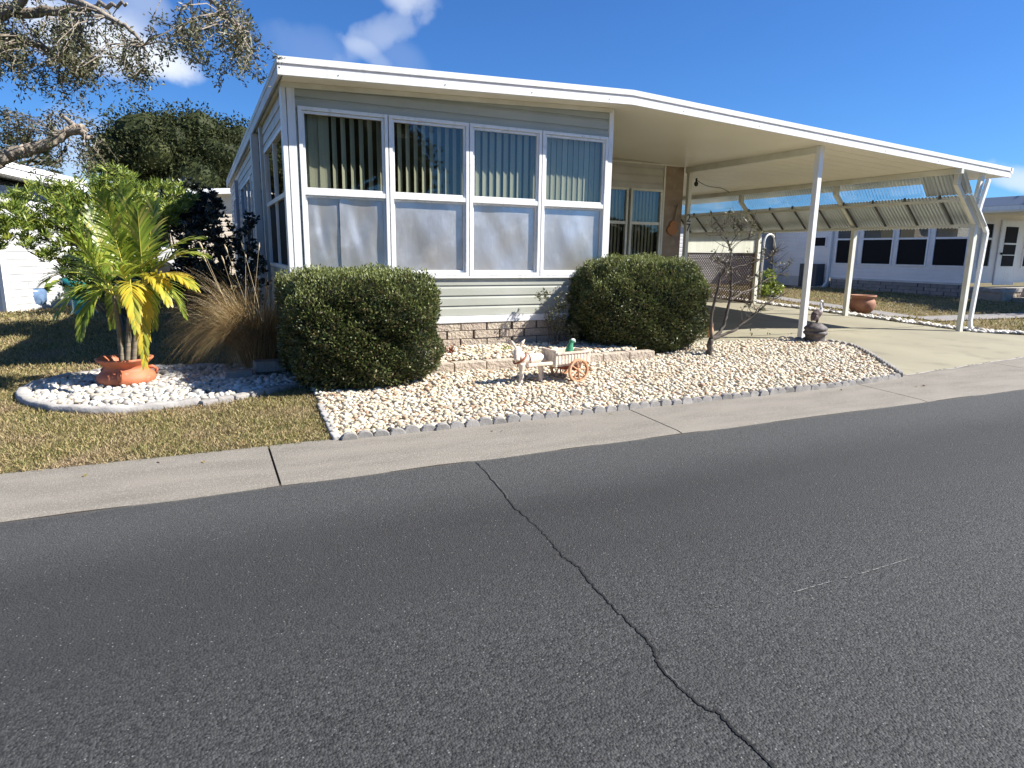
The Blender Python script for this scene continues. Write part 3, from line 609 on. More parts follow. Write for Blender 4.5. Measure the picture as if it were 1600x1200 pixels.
for x0, x1 in ((.93, 5.7), (5.7, 14.93)):
    slab(mb, x0, x1, 8.19, 8.235, 0., .068); slab(mb, x0, x1, 8.19, 8.235, .102, .195)
mb.build('fascia', M['white'], house)
mb = MB()
for x0, x1 in ((.95, 5.7), (5.7, 14.90)): slab(mb, x0, x1, 8.213, 8.233, .0685, .1015)
mb.build('fascia_channel', M['channel'], house)
mb = MB(); z = rz(.93); mb.box(.93, .958, 8.236, YE, z-.075, z); mb.box(.938, .962, 8.236, YE, z-.205, z-.0755); mb.build('fascia', M['white_dull'], house)
mb = MB(); z = rz(14.93); mb.box(14.905, 14.99, 8.19, 18.2, z-.12, z-.003); mb.build('gutter', M['white'], house)
mb = MB(); mb.prism([(9.82, rz(9.82)-.30), (9.90, rz(9.90)-.30), (9.90, rz(9.90)-.186), (9.82, rz(9.82)-.186)], 'y', 8.556, 12.0); mb.build('beam', M['cream'], house)
# screw heads along the fascia
mb = MB()
for x in (1.6, 2.9, 4.1, 5.3, 6.6, 8.1, 9.6, 11.1, 12.6, 14.1): mb.ball((x, 8.188, rz(x)-.15), .008, 6, 4)
mb.build('screw', M['channel'], house)

# window wall
Z0, ZM, Z1 = 1.27, 2.28, 3.27; WX = [1.17, 2.2675, 3.365, 4.4625, 5.56]
wl = laps(XL, XR, .72, 3.70, YF, .14, skip=[(1.17, 5.56, Z0, Z1)])
mb = MB()
wl.v += []; wall_front = wl.build('wall', M['siding'], house)
mb = MB(); mb.box(XL, XR, YF-.03, YF+.06, .62, .715); mb.build('skirt_board', M['white'], house)
mb = MB(); mb.box(1.06, 1.15, YF-.032, YF+.05, .72, 3.52); mb.build('corner_post', M['white'], house); mb = MB(); mb.box(XR-.035, XR+.035, YF-.035, YF+.09, .1, 3.655); mb.build('corner_post', M['white'], house)
mb = MB()
for x0, x1 in ((1.0, XR),): mb.prism([(x0, rz(x0)-.245), (x1, rz(x1)-.245), (x1, rz(x1)-.187), (x0, rz(x0)-.187)], 'y', YF-.05, YF-.02)
mb.build('wall_trim', M['cream'], house)
def bricks(mb_, x0, x1, z0, z1, y, pw=.40, ph=.115, axis='y', th=.02, sgn=-1):
    r = 0; z = z0
    while z < z1-.02:
        x = x0-(r % 2)*pw/2; h = min(ph, z1-z)
        while x < x1:
            a, b = max(x, x0), min(x+pw*random.uniform(.92, 1.), x1)
            if b-a > .03:
                t = th*random.uniform(.6, 1.3); lo, hi = (y-t, y) if sgn < 0 else (y, y+t)
                if axis == 'y': mb_.box(a+.005, b-.005, lo, hi, z+.005, z+h-.005)
                else: mb_.box(lo, hi, a+.005, b-.005, z+.005, z+h-.005)
            x += pw
        z += ph; r += 1
mb = MB(); bricks(mb, XL, XR, .16, .62, YF-.004); bk = mb.build('brick_skirting', M['brick'], house, bevel=.004)
mb = MB(); mb.box(XL, XR, YF-.003, YF+.08, .05, .618); mb.build('mortar', M['mortar'], bk)
def window(x0, x1, z0, zm, z1, y, kind, shift=0., gap=.11, foil_split=None):
    """sliding window: outer frame (the part) with sashes, mid rail, pane, blinds and lower panel as sub-parts"""
    mb = MB(); frame_boxes(mb, x0+.006, x1-.006, z0, z1, y-.035, y+.05, .042); w = mb.build('window', M['white'], house, bevel=.003)
    mb = MB(); frame_boxes(mb, x0+.050, x1-.050, zm+.031, z1-.046, y-.012, y+.03, .030); frame_boxes(mb, x0+.050, x1-.050, z0+.046, zm-.031, y+.006, y+.045, .026); mb.build('sash', M['white'], w, bevel=.002)
    mb = MB(); mb.box(x0+.049, x1-.049, y-.030, y+.045, zm-.029, zm+.029); mb.build('mid_rail', M['white'], w, bevel=.004)
    mb = MB(); mb.box(x0+.08, x1-.08, y+.004, y+.010, zm+.06, z1-.075); mb.build('glass_pane', M['glass'], w)
    # blinds
    mb = MB(); xx = x0+.07; i = 0
    while xx < x1-.05:
        if kind == 'wide' and i < 3: ang, wd, stp = .12, .13, .125
        else: ang, wd, stp = shift, .088, gap
        ca, sa = math.cos(ang)*wd/2, math.sin(ang)*wd/2; yy = y+.10
        mb.add([(xx-ca, yy-sa, zm-.05), (xx, yy+.006, zm-.05), (xx+ca, yy+sa, zm-.05), (xx-ca, yy-sa, z1-.06), (xx, yy+.006, z1-.06), (xx+ca, yy+sa, z1-.06)], [(0, 1, 4, 3), (1, 2, 5, 4)])
        xx += stp; i += 1
    mb.build('blinds', M['blind'], w)
    if kind != 'plain':
        mb = MB(); nx, nz = 24, 24; a0, a1, c0, c1 = x0+.077, x1-.077, z0+.073, zm-.058
        sp = [(a0, a1)] if not foil_split else [(a0, a0+(a1-a0)*foil_split), (a0+(a1-a0)*foil_split-.01, a1)]
        ph = random.uniform(0, 6)
        for q, (s0, s1) in enumerate(sp):
            vs = []
            for j in range(nz+1):
                for i in range(nx+1):
                    u, v = i/nx, j/nz; e = math.sin(PI*u)*math.sin(PI*v)
                    vs.append((s0+(s1-s0)*u, y+.030-.006*q+.011*e*math.sin(4.5*u+ph+2.5*v)+.007*e*math.sin(8*u-4*v+2*ph)+.0028*e*math.sin(17*u+6*v+ph)+(-.012*(1-u)**6 if q else 0), c0+(c1-c0)*v))
            mb.add(vs, [(j*(nx+1)+i, j*(nx+1)+i+1, (j+1)*(nx+1)+i+1, (j+1)*(nx+1)+i) for j in range(nz) for i in range(nx)])
        mb.build('foil_panel', M['foil'], w, smooth=True)
    return w
window(WX[0], WX[1], Z0, ZM, Z1, YF-.01, 'wide', .66, .112, .42)
window(WX[1], WX[2], Z0, ZM, Z1, YF-.01, 'mid', .66, .108)
window(WX[2], WX[3], Z0, ZM, Z1, YF-.01, 'mid', .30, .105)
window(WX[3], WX[4], Z0, ZM, Z1, YF-.01, 'mid', .12, .092)
mb = MB(); mb.box(1.15, 5.58, YF-.045, YF+.02, Z0-.034, Z0-.003); mb.build('window_sill', M['white'], house, bevel=.003)
# room behind the glass
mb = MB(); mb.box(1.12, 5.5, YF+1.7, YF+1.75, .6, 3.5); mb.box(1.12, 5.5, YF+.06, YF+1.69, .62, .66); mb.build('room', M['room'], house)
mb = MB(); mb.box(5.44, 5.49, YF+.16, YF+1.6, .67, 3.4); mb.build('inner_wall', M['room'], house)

# left side wall (faces -X) : front room then the main body
wins = [(8.82, 11.25, 1.34, 3.08, 2), (14.45, 17.7, 1.36, 3.02, 3), (20.2, 21.4, 1.6, 3.0, 2)]
wl = laps(YF+.02, YE, .72, 3.60, XL, .155, axis='x', sgn=-1, skip=[(a, b, c, d) for a, b, c, d, _ in wins]); wl.build('wall', M['siding_side'], house)
mb = MB(); mb.box(XL-.005, XL+.06, YF+.06, YE, .05, .62); sk = mb.build('brick_skirting', M['mortar'], house)
mb = MB(); bricks(mb, YF+.06, YE, .16, .62, XL-.006, axis='x'); mb.build('block', M['brick'], sk)
mb = MB(); mb.box(XL-.03, XL+.04, YF+.06, YE, .62, .715); mb.build('skirt_board', M['white_dull'], house)
for a, b, c, d, n in wins:
    mb = MB(); frame_boxes(mb, a, b, c, d, XL-.04, XL+.03, .05, axis='x'); w = mb.build('window', M['white'], house)
    mb = MB(); zmid = 2.27
    for k in range(1, n): t = a+(b-a)*k/n; mb.box(XL-.03, XL+.02, t-.025, t+.025, c+.05, d-.05)
    for k in range(n): mb.box(XL-.032, XL+.02, a+(b-a)*k/n+(.05 if k == 0 else .026), a+(b-a)*(k+1)/n-(.05 if k == n-1 else .026), zmid-.03, zmid+.03)
    mb.build('glazing_bar', M['white'], w)
    mb = MB(); mb.box(XL-.004, XL+.002, a+.05, b-.05, zmid+.03, d-.05); mb.build('glass_pane', M['glass_side'], w)
    mb = MB(); mb.box(XL+.004, XL+.010, a+.05, b-.05, c+.05, zmid-.03); mb.build('screen', M['screen'], w)
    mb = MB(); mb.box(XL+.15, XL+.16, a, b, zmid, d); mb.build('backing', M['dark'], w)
mb = MB(); mb.box(XL-.055, XL-.002, YF-.03, YF+.13, .1, 3.50); mb.build('corner_post', M['white'], house)
mb = MB(); mb.box(XL-.06, XL-.002, 11.55, 11.72, .1, 3.48); mb.build('corner_post', M['white_dull'], house)
mb = MB(); mb.box(XL-.13, XL-.02, 12.35, 12.62, .1, 3.49); mb.build('downspout', M['white_dull'], house)
mb = MB(); mb.box(XL-.16, XL-.02, 18.6, 19.1, 1.3, 2.1); mb.box(XL-.11, XL-.03, 18.75, 18.85, 2.1, 3.3); mb.build('meter_box', M['channel'], house)
# main body front wall in the porch, and its right and back sides
mb = laps(XR+.04, 9.22, .55, 3.62, YB, .16, skip=[(5.9, 9.22, 1.42, 2.98)]); mb.build('wall', M['siding_side'], house)
mb = MB(); mb.box(9.27, XM, YB-.03, YB+.08, .1, 3.52); mb.build('tile_panel', M['tile'], house)
mb = MB(); mb.box(9.225, 9.265, YB-.04, YB+.02, .1, 3.50); mb.box(XR+.04, XM, YB-.045, YB-.032, 3.47, 3.50); mb.build('wall_trim', M['cream'], house)
mb = laps(8.7, YB, .1, 3.62, XR+.02, .14, axis='x', sgn=1); mb.build('wall', M['siding'], house)
mb = laps(YB+.02, YE, .1, 3.5, XM, .16, axis='x', sgn=1); mb.build('wall', M['siding_side'], house)
mb = MB(); mb.box(XL, XM, YE-.05, YE, .1, 3.5); mb.build('wall', M['siding_side'], house)
for a, b in ((6.05, 8.32), (8.38, 9.21)):
    mb = MB(); frame_boxes(mb, a, b, 1.43, 2.97, YB-.045, YB+.02, .05); w = mb.build('window', M['cream'], house)
    mb = MB(); mb.box(a+.05, b-.05, YB-.035, YB+.015, 2.22, 2.28); mb.build('mid_rail', M['cream'], w)
    if a < 7: 
        mb = MB(); mb.box(7.15, 7.21, YB-.036, YB+.014, 2.281, 2.92); mb.box(7.15, 7.21, YB-.036, YB+.014, 1.48, 2.219); mb.build('glazing_bar', M['cream'], w)
    mb = MB(); mb.box(a+.05, b-.05, YB-.008, YB-.002, 1.48, 2.22); mb.box(a+.05, b-.05, YB-.008, YB-.002, 2.28, 2.92); mb.build('glass_pane', M['glass'], w)
    mb = MB(); x = a+.06
    while x < b-.06: mb.box(x, x+.05, YB+.10, YB+.11, 1.46, 2.94); x += .09
    mb.build('blinds', M['curtain'], w)
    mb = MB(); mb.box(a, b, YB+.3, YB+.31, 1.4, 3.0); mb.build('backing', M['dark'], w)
mb = MB(); mb.box(XR+.05, 9.25, YB-.02, YB+.05, .1, .545); mb.build('skirt_board', M['brick_grey'], house)
# carport posts
PX = .09
def post(x, y, z0, z1, m='white', w=.085): 
    mb = MB(); mb.box(x-w/2, x+w/2, y-w/2, y+w/2, z0, z1)
    return mb.build('post', M[m], house, bevel=.006)
post(9.84, 8.50, gz(9.84, 8.5), rz(9.84)-.186, w=.10); p2 = post(9.865, 11.9, gz(9.86, 11.9), 3.35, 'cream', w=.09)
# C posts and the awning
AY = [8.03, 11.02, 14.0, 16.95]
def c_post(y, z0):
    mb = MB(); zc = rz(13.4)-.186
    mb.box(14.12, 14.23, y-.045, y+.045, z0, 2.27)
    o = mb.build('post', M['cream'], house, bevel=.005)
    mb = MB(); mb.prism([(14.12, 2.272), (14.235, 2.272), (13.47, 3.00), (13.36, 3.00)], 'y', y-.042, y+.042); mb.prism([(13.36, 3.002), (13.47, 3.002), (13.47, zc), (13.36, zc)], 'y', y-.042, y+.042); mb.build('bracket', M['cream'], o)
    return o
for i, y in enumerate(AY):
    if i == 0: y = 8.30
    c_post(y, gz(14.2, y)-.02)
mb = MB(); mb.box(14.05, 14.115, 8.35, 16.9, 2.225, 2.275); mb.box(13.60, 13.655, 8.35, 16.9, 2.70, 2.75); mb.build('awning_rail', M['cream'], house)
def corr(x0, z0, x1, z1, y0, y1, pitch=.075, amp=.017, off=.055):
    n = int((y1-y0)/pitch)*6; d = Vector((x1-x0, 0, z1-z0)).normalized(); nn = Vector((d.z, 0, -d.x)); nn = nn if nn.z > 0 else -nn; V = []
    for j, (x, z) in enumerate(((x0, z0), (x1, z1))):
        for i in range(n+1):
            y = y0+(y1-y0)*i/n; a = off+amp*math.tanh(2.2*math.sin(2*PI*(y-y0)/pitch)); V.append((x+nn.x*a, y, z+nn.z*a))
    return V, [(i, i+1, n+2+i, n+1+i) for i in range(n)]
aw = MB(); aw.add(*corr(14.30, 2.18, 13.66, 2.78, 8.15, 17.1)); aw.build('awning_panel', M['corr'], house, smooth=False)
aw = MB(); aw.add(*corr(13.66, 2.80, 13.36, 3.20, 9.10, 17.1)); aw.build('awning_panel', M['corr_clear'], house)
aw = MB(); aw.add(*corr(13.66, 2.80, 13.36, 3.20, 8.15, 9.08)); aw.build('awning_panel', M['corr'], house)
y = 8.75
while y < 17: mb = MB(); mb.prism([(14.20, 2.24), (14.225, 2.26), (13.70, 2.75), (13.675, 2.73)], 'y', y-.018, y+.018); mb.prism([(13.63, 2.76), (13.66, 2.78), (13.65, 2.84), (13.62, 2.82)], 'y', y-.02, y+.02); mb.build('awning_rib', M['fence'], house); y += .74
mb = MB(); mb.box(13.26, 13.33, 8.15, 17.1, 3.19, rz(13.3)-.188); mb.build('awning_trim', M['cream'], house)
# strut and downspout at the front corner
mb = MB(); mb.prism([(13.99, 2.55), (14.07, 2.50), (14.22, rz(14.22)-.186), (14.12, rz(14.12)-.186)], 'y', 8.262, 8.33); mb.build('strut', M['cream'], house)
mb = MB(); ds = [(14.26, 8.22, 3.14), (14.12, 8.22, 2.66), (14.09, 8.22, 2.52), (14.46, 8.22, 2.12), (14.44, 8.22, 1.8), (14.36, 8.22, .35), (14.40, 8.22, .2), (14.52, 8.22, .14)]
for a, b in zip(ds[:-1], ds[1:]): mb.bar(a, b, .075, .07, up=(0, 1, 0))
mb.build('downspout', M['white'], house, bevel=.008)
mb = MB(); mb.box(14.46, 14.62, 8.14, 8.30, .09, .19); mb.build('drain_shoe', M['black'], house, bevel=.01)
# rear carport screen
mb = MB(); ly0, ly1, lz0, lz1 = 14.06, 16.88, .32, 1.62; s = .10; H_ = lz1-lz0; k = -H_
while k < ly1-ly0:
    for sg in (1, -1):
        a0, a1 = max(k, 0), min(k+H_, ly1-ly0)
        if a1-a0 > .05:
            z_0, z_1 = (a0-k, a1-k) if sg > 0 else (H_-(a0-k), H_-(a1-k))
            xo = 14.10 if sg > 0 else 14.112
            mb.bar((xo, ly0+a0, lz0+z_0), (xo, ly0+a1, lz0+z_1), .010, .030, up=(0, 0, 1))
    k += s
mb.build('lattice_panel', M['lattice'], house)
mb = MB(); frame_boxes(mb, ly0-.02, ly1+.02, lz0-.05, lz1+.04, 14.08, 14.125, .045, axis='x'); mb.build('lattice_frame', M['lattice'], house)
mb = MB(); mb.box(14.10, 14.11, ly0, ly1, lz1+.045, 2.22); mb.build('screen_panel', M['polypanel'], house)
mb = MB(); mb.box(9.9, 14.1, 18.3, 18.34, .3, 3.3); mb.build('rear_wall', M['siding_white'], house)
# house number 27 on the porch post, porch ornament, carport lamp
def text_mesh(name, body, size, mtx, m, parent=None):
    cu = bpy.data.curves.new(name, 'FONT'); cu.body = body; cu.size = size; cu.extrude = .004; cu.align_x = 'CENTER'; cu.align_y = 'CENTER'; cu.space_line = .85
    t = bpy.data.objects.new('tmp', cu); COL.objects.link(t); dg = bpy.context.evaluated_depsgraph_get(); me = bpy.data.meshes.new_from_object(t.evaluated_get(dg)); bpy.data.objects.remove(t)
    me.transform(mtx); return link(name, me, m, parent, wloc(parent) if parent else Vector((0, 0, 0)))
hn = P(1069, 352, 11.85)
mt = Matrix.Translation(Vector((9.865, 11.848, 2.28))-wloc(p2)) @ Matrix.Rotation(PI/2, 4, 'X')
text_mesh('house_number', '2\n7', .24, mt, M['black'], p2)
# guitar-shaped plaque hung on the tan panel
g = empty('guitar_plaque', (9.48, YB-.05, 1.98), 'orange wooden guitar shaped plaque hanging on the tan porch panel', 'plaque')
mb = MB(); pr = [(.12*math.cos(a)*(1+.18*math.cos(2*a))+.0, .13*math.sin(a)-.0) for a in [2*PI*k/28 for k in range(28)]]
mb.prism([(9.50+x, 2.12+z*.9) for x, z in pr], 'y', YB-.075, YB-.04); mb.prism([(9.53+x*.72, 2.25+z*.62) for x, z in pr], 'y', YB-.074, YB-.041); mb.build('guitar_body', M['wood_orange'], g, bevel=.008)
mb = MB(); mb.prism([(9.53, 2.31), (9.565, 2.31), (9.60, 2.56), (9.575, 2.565)], 'y', YB-.083, YB-.062); mb.prism([(9.565, 2.567), (9.60, 2.562), (9.64, 2.66), (9.60, 2.67)], 'y', YB-.083, YB-.062); mb.build('guitar_neck', M['tile'], g)
s_ = empty('spot_lamp', (11.2, 14.2, 3.2), 'small black lamp with a slack cable under the carport ceiling', 'lamp')
zc = rz(10.9)-.19
mb = MB(); mb.tube([(10.9, 12.9, zc-.02), (10.9, 12.9, zc-.13)], .022, 8); mb.ball((10.9, 12.9, zc-.15), (.05, .05, .06), 10, 6); mb.build('lamp_head', M['black'], s_)
mb = MB(); mb.tube([(10.9+.36*t, 12.9+.2*t, zc-.06-.04*math.sin(t*1.0)-.018*t) for t in [k*.5 for k in range(13)]], .009, 5); mb.build('cable', M['black'], s_)

# ------------------------------------------------------------------ hedges
def hedge(name, x0, x1, y0, y1, z0, z1, n, label, rnd=.35, p=5.):
    """clipped block: leaves over a rounded box with slow bumps, round a solid dark core"""
    root = empty(name, ((x0+x1)/2, (y0+y1)/2, z0), label, 'hedge'); c = np.array([(x0+x1)/2, (y0+y1)/2, (z0+z1)/2]); h = np.array([(x1-x0)/2, (y1-y0)/2, (z1-z0)/2])
    d = sph(n)*np.array([1, 1, 1.]); 
    # superellipsoid surface
    face = d/np.power((np.abs(d)**p).sum(1), 1/p)[:, None]
    bump = .035*np.sin(face@np.array([5.1, 3.2, 4.4])+1)+.03*np.sin(face@np.array([-3.7, 6.1, 7.3]))+.02*np.sin(face@np.array([11, -9, 13.]))
    taper = 1-.12*np.clip(-face[:, 2], 0, 1)**2
    depth = 1-RNG.exponential(.05, n)+(RNG.random(n) < .03)*RNG.uniform(0, .05, n)
    Q = face*(depth+bump)[:, None]; Q[:, :2] *= taper[:, None]
    C = c+Q*h
    nr = np.sign(face)*np.abs(face)**(p-1); nr /= np.linalg.norm(nr, axis=1, keepdims=True)
    D = nr*.75+sph(n)*.75+np.array([0, 0, .35])
    leaves('foliage', C, D, RNG.uniform(.028, .058, n), RNG.uniform(.013, .024, n), M['leaf_hedge'], root, .2)
    # loose shoots at the top
    k = n//14; i = RNG.choice(np.where(face[:, 2]+.25*np.abs(face[:, 0]) > .45)[0], k); C2 = C[i][:, None]+np.array([0, 0, 1.])*np.linspace(.0, .075, 4)[None, :, None]+RNG.normal(0, .008, (k, 4, 3))
    leaves('shoots', C2.reshape(-1, 3), sph(k*4)*.6+np.array([0, 0, .8]), .034, .013, M['leaf_new'], root, .2)
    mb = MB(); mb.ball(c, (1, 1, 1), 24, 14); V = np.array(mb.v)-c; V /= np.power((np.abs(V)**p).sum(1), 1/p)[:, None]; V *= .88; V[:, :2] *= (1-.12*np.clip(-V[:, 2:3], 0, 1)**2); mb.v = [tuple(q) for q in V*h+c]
    mb.build('inner_core', M['hedge_in'], root, smooth=True)  # solid dark-coloured core filling the hedge behind its leaves
    mb = MB()
    for _ in range(9):
        a = random.uniform(0, 6.28); r_ = random.uniform(0, .25); mb.tube([(c[0]+r_*math.cos(a)*.6, c[1]+r_*math.sin(a)*.6, z0-.05), (c[0]+r_*math.cos(a)*2.5, c[1]+r_*math.sin(a)*1.6, z0+.4)], [.016, .01], 6)
    mb.build('stem', M['bark_dark'], root)
    return root
hedge('clipped_hedge', .78, 2.39, 6.78, 8.32, .10, 1.31, 62000, 'big clipped green hedge below the leftmost windows, beside the dry grass clump', p=6.5)
hedge('clipped_hedge', 4.96, 7.12, 7.62, 9.05, .10, 1.49, 62000, 'clipped green hedge at the right end of the window wall, beside the small bare tree', p=3.4)

# ------------------------------------------------------------------ potted palm
pot = empty('terracotta_pot', (-.83, 8.15, .1), 'wide orange terracotta pot holding the yellow palm', 'pot')
pc = (-.82, 8.15, .10); PS = .84; prof = [(.20, 0), (.30, .03), (.345, .09), (.335, .15), (.27, .20), (.235, .235), (.27, .28), (.325, .325), (.335, .345), (.315, .352), (.26, .31), (.21, .25), (.22, .21), (.0, .20)]; prof = [(r_*PS, h_*.92) for r_, h_ in prof]
mb = MB(); mb.lathe(pc, prof, 40); mb.build('pot_body', M['terracotta'], pot, smooth=True)
for a in (0.25, 2.5, 4.6):
    mb = MB(); ca, sa = math.cos(a), math.sin(a); mb.tube([(pc[0]+ca*r_*PS, pc[1]+sa*r_*PS, pc[2]+z*.92) for r_, z in ((.25, .21), (.31, .215), (.36, .18), (.345, .12))], .020, 8); mb.build('handle', M['terracotta'], pot, smooth=True)
mb = MB(); mb.lathe(pc, [(.0, .20), (.18, .195)], 24); mb.build('soil', M['soil'], pot)
palm = empty('potted_palm', (-.86, 8.15, .3), 'small palm with yellow and green fronds growing from the orange pot', 'palm')
crowns = []
for (a, b, c_, Yd) in (((192, 582), (188, 520), (178, 462), 8.2), ((198, 585), (201, 520), (204, 455), 8.1), ((208, 586), (209, 530), (224, 448), 8.22)):
    p0, p1, p2_ = P(*a, 8.14), P(*b, 8.14), P(*c_, Yd); mb = MB(); n = 16; pts_ = [p0.lerp(p1, t)*(1-t)+p1.lerp(p2_, t)*t for t in [k/n for k in range(n+1)]]
    mb.tube(pts_, [.030-.011*(k/n)+.0022*(k % 2) for k in range(n+1)], 10); mb.build('trunk', M['bark_palm'], palm, smooth=True); crowns.append(p2_)
def frond(base, tip, arch, m, nl=17, ll=.3, wd=.036, droop=.6, depth=0., parent=None, mr_=None):
    base = Vector(base); tip = Vector(tip); mid = base.lerp(tip, .5)+Vector((0, 0, arch)); pts_ = []
    for k in range(13):
        t = k/12; pts_.append(base.lerp(mid, t)*(1-t)+mid.lerp(tip, t)*t)
    mb = MB(); mb.tube(pts_, [.010-.008*k/12 for k in range(13)], 6)
    o = mb.build('frond', mr_ or M['rachis'], parent); V = []; Fq = []
    vd = (EYE-base).normalized()
    for k in range(nl):
        t = .16+.84*k/(nl-1); i = min(int(t*12), 11); u = t*12-i; p = pts_[i].lerp(pts_[i+1], u); tg = (pts_[i+1]-pts_[i]).normalized()
        sd = tg.cross(Vector((0, 0, 1)))
        if sd.length < .3: sd = tg.cross(vd)
        sd.normalize(); up = sd.cross(tg).normalized()
        L_ = ll*(math.sin(PI*min(.12+t*.80, 1))**.6)*random.uniform(.88, 1.08)
        for s in (-1, 1):
            d = (sd*s*(.72-.35*t)*random.uniform(.85, 1.15)+tg*(.70+.6*t)+up*random.uniform(.15, .45)).normalized(); w = wd*random.uniform(.85, 1.15); q = [p]; dd = d.copy(); pos_ = p.copy(); ns = 5
            side = dd.cross(up).normalized(); row = []
            for j in range(ns+1):
                f = j/ns; ww = w*(.5+1.6*f)*(1-f)**.55 if f < 1 else 0; ww = max(ww, .0006)
                row.append((pos_-side*ww*.5, pos_+Vector((0, 0, .002)), pos_+side*ww*.5)); dd = (dd+Vector((0, 0, -droop*.16*(1+f)))).normalized(); pos_ = pos_+dd*L_/ns
            b0 = len(V)
            for r_ in row: V += [tuple(x) for x in r_]
            for j in range(ns):
                a = b0+j*3; Fq += [(a, a+1, a+4, a+3), (a+1, a+2, a+5, a+4)]
    npmesh('leaflets', V, Fq, m, o, False); return o
GR, YL = M['palm_green'], M['palm_yellow']
ft = [((306, 372), 8.0, .20, GR, .26, 0), ((312, 398), 7.9, .26, GR, .26, 2), ((300, 446), 7.6, .26, YL, .25, 2), ((226, 562), 7.7, .46, YL, .25, 2), ((92, 488), 7.9, .34, GR, .27, 0), ((70, 440), 8.2, .32, GR, .28, 0), ((104, 322), 8.4, .02, GR, .25, 0),
      ((196, 300), 8.2, .0, GR, .27, 1), ((242, 322), 8.5, .04, GR, .27, 2), ((140, 330), 8.6, .02, GR, .26, 0), ((212, 508), 7.4, .42, YL, .24, 1), ((128, 520), 7.8, .42, GR, .26, 0), ((284, 486), 8.1, .34, GR, .26, 2),
      ((112, 400), 8.8, .16, GR, .26, 0), ((112, 372), 7.9, .14, GR, .26, 0), ((170, 420), 7.4, .26, GR, .25, 1), ((262, 470), 7.6, .34, YL, .22, 2), ((176, 505), 8.8, .38, GR, .25, 1), ((240, 505), 8.6, .38, GR, .25, 2), ((215, 330), 7.9, .0, GR, .26, 2), ((160, 306), 8.0, .0, GR, .24, 1)]
for (px, Yd, arch, m, ll, ci) in ft:
    frond(crowns[ci], P(*px, Yd), arch, m, 23, ll*1.1, .027, .7, parent=palm)

# ------------------------------------------------------------------ dry fountain grass
fg = empty('fountain_grass', (.25, 8.55, .1), 'tall clump of dry tan ornamental grass beside the big hedge', 'ornamental grass')
def grass_clump(n, cx, cy, rad, Lr, bend, m, parent, bias=(0, 0), wd=.005, name='blades'):
    V = []; Fq = []
    for _ in range(n):
        a = random.uniform(0, 2*PI); r_ = rad*math.sqrt(random.random()); p = Vector((cx+r_*math.cos(a), cy+r_*math.sin(a), .1)); o = Vector((math.cos(a)+bias[0]+random.gauss(0, .5), math.sin(a)+bias[1]+random.gauss(0, .5), 0)); 
        o = o.normalized() if o.length > 0 else Vector((1, 0, 0)); L_ = random.uniform(*Lr); d = (Vector((0, 0, 1))+o*random.uniform(.05, .35)).normalized(); ns = 9; sd = d.cross(Vector((random.gauss(0, 1), random.gauss(0, 1), random.gauss(0, .2)))).normalized(); w = wd*random.uniform(.6, 1.3); b0 = len(V); bd = random.uniform(*bend)
        for j in range(ns+1):
            f = j/ns; ww = w*(1-f*.8); V += [tuple(p-sd*ww/2), tuple(p+sd*ww/2)]
            d = (d+(o*.55-Vector((0, 0, 1))*1.0)*bd*(f+.1)*.32).normalized(); p = p+d*L_/ns
            if p.z < .11: p.z = .11
        Fq += [(b0+2*j, b0+2*j+1, b0+2*j+3, b0+2*j+2) for j in range(ns)]
    return npmesh(name, V, Fq, m, parent)
grass_clump(1300, .58, 8.62, .15, (.85, 1.42), (1.1, 2.2), M['fountain'], fg, (-1.1, -.8), .006)
grass_clump(900, .60, 8.6, .16, (.9, 1.5), (.5, 1.5), M['fountain'], fg, (-.2, -.5), .006)
grass_clump(1100, .66, 8.62, .16, (.75, 1.3), (.2, .9), M['fountain'], fg, (.1, -.1), .006)
grass_clump(160, .5, 8.6, .2, (1.0, 1.6), (.5, 1.2), M['seed'], fg, (-.9, -.4), .004, 'dry_stalks')
V_ = MB()
for _ in range(7):
    a = random.uniform(0, 2*PI); p = Vector((.58+.15*math.cos(a), 8.6+.15*math.sin(a), .1)); tip = p+Vector((random.uniform(-.5, .25), random.uniform(-.25, .3), random.uniform(1.1, 1.5))); md = p.lerp(tip, .5)+Vector((0, 0, .15)); V_.tube([p, md, tip], [.003, .003, .002], 4); V_.tube([tip, tip+(tip-md).normalized()*.05, tip+(tip-md).normalized()*.11+Vector((0, 0, -.012))], [.005, .011, .003], 6)
V_.build('seed_heads', M['seed'], fg)

# ------------------------------------------------------------------ shrubs at the left
def whorl_shrub(name, blobs, n, per, L_, wd, m, label, cat='shrub', up=.6, stems=True, group=None, stem_m='bark', sr=.03):
    c = np.mean([b[0] for b in blobs], 0); root = empty(name, (c[0], c[1], .1), label, cat, group)
    wts = np.array([b[1][0]*b[1][1]*b[1][2] for b in blobs])**.67; wts /= wts.sum(); idx = RNG.choice(len(blobs), n, p=wts); C = []
    for i in idx:
        b = blobs[i]; v = sph(1)[0]; v *= RNG.uniform(.55, 1.05)**.7; C.append(np.array(b[0])+v*np.array(b[1]))
    C = np.repeat(np.array(C), per, 0); D = sph(len(C)); D[:, 2] = np.abs(D[:, 2])*.6+up*RNG.uniform(.2, 1.2, len(C))
    C = C+RNG.normal(0, .015, C.shape)+D*0
    leaves('foliage', C, D, L_*RNG.uniform(.6, 1.2, len(C)), wd*RNG.uniform(.7, 1.2, len(C)), m, root, .18)
    mb = MB()
    for b in blobs:
        for _ in range(4 if stems else 0):
            v = sph(1)[0]*.6; t = np.array(b[0])+v*np.array(b[1]); mb.tube([(c[0]+random.gauss(0, .1), c[1]+random.gauss(0, .1), .08), (t[0]*.5+c[0]*.5, t[1]*.5+c[1]*.5, t[2]*.5), tuple(t)], [sr, sr*.66, sr*.27], 6)
    if stems: mb.build('stem', M[stem_m], root)
    return root
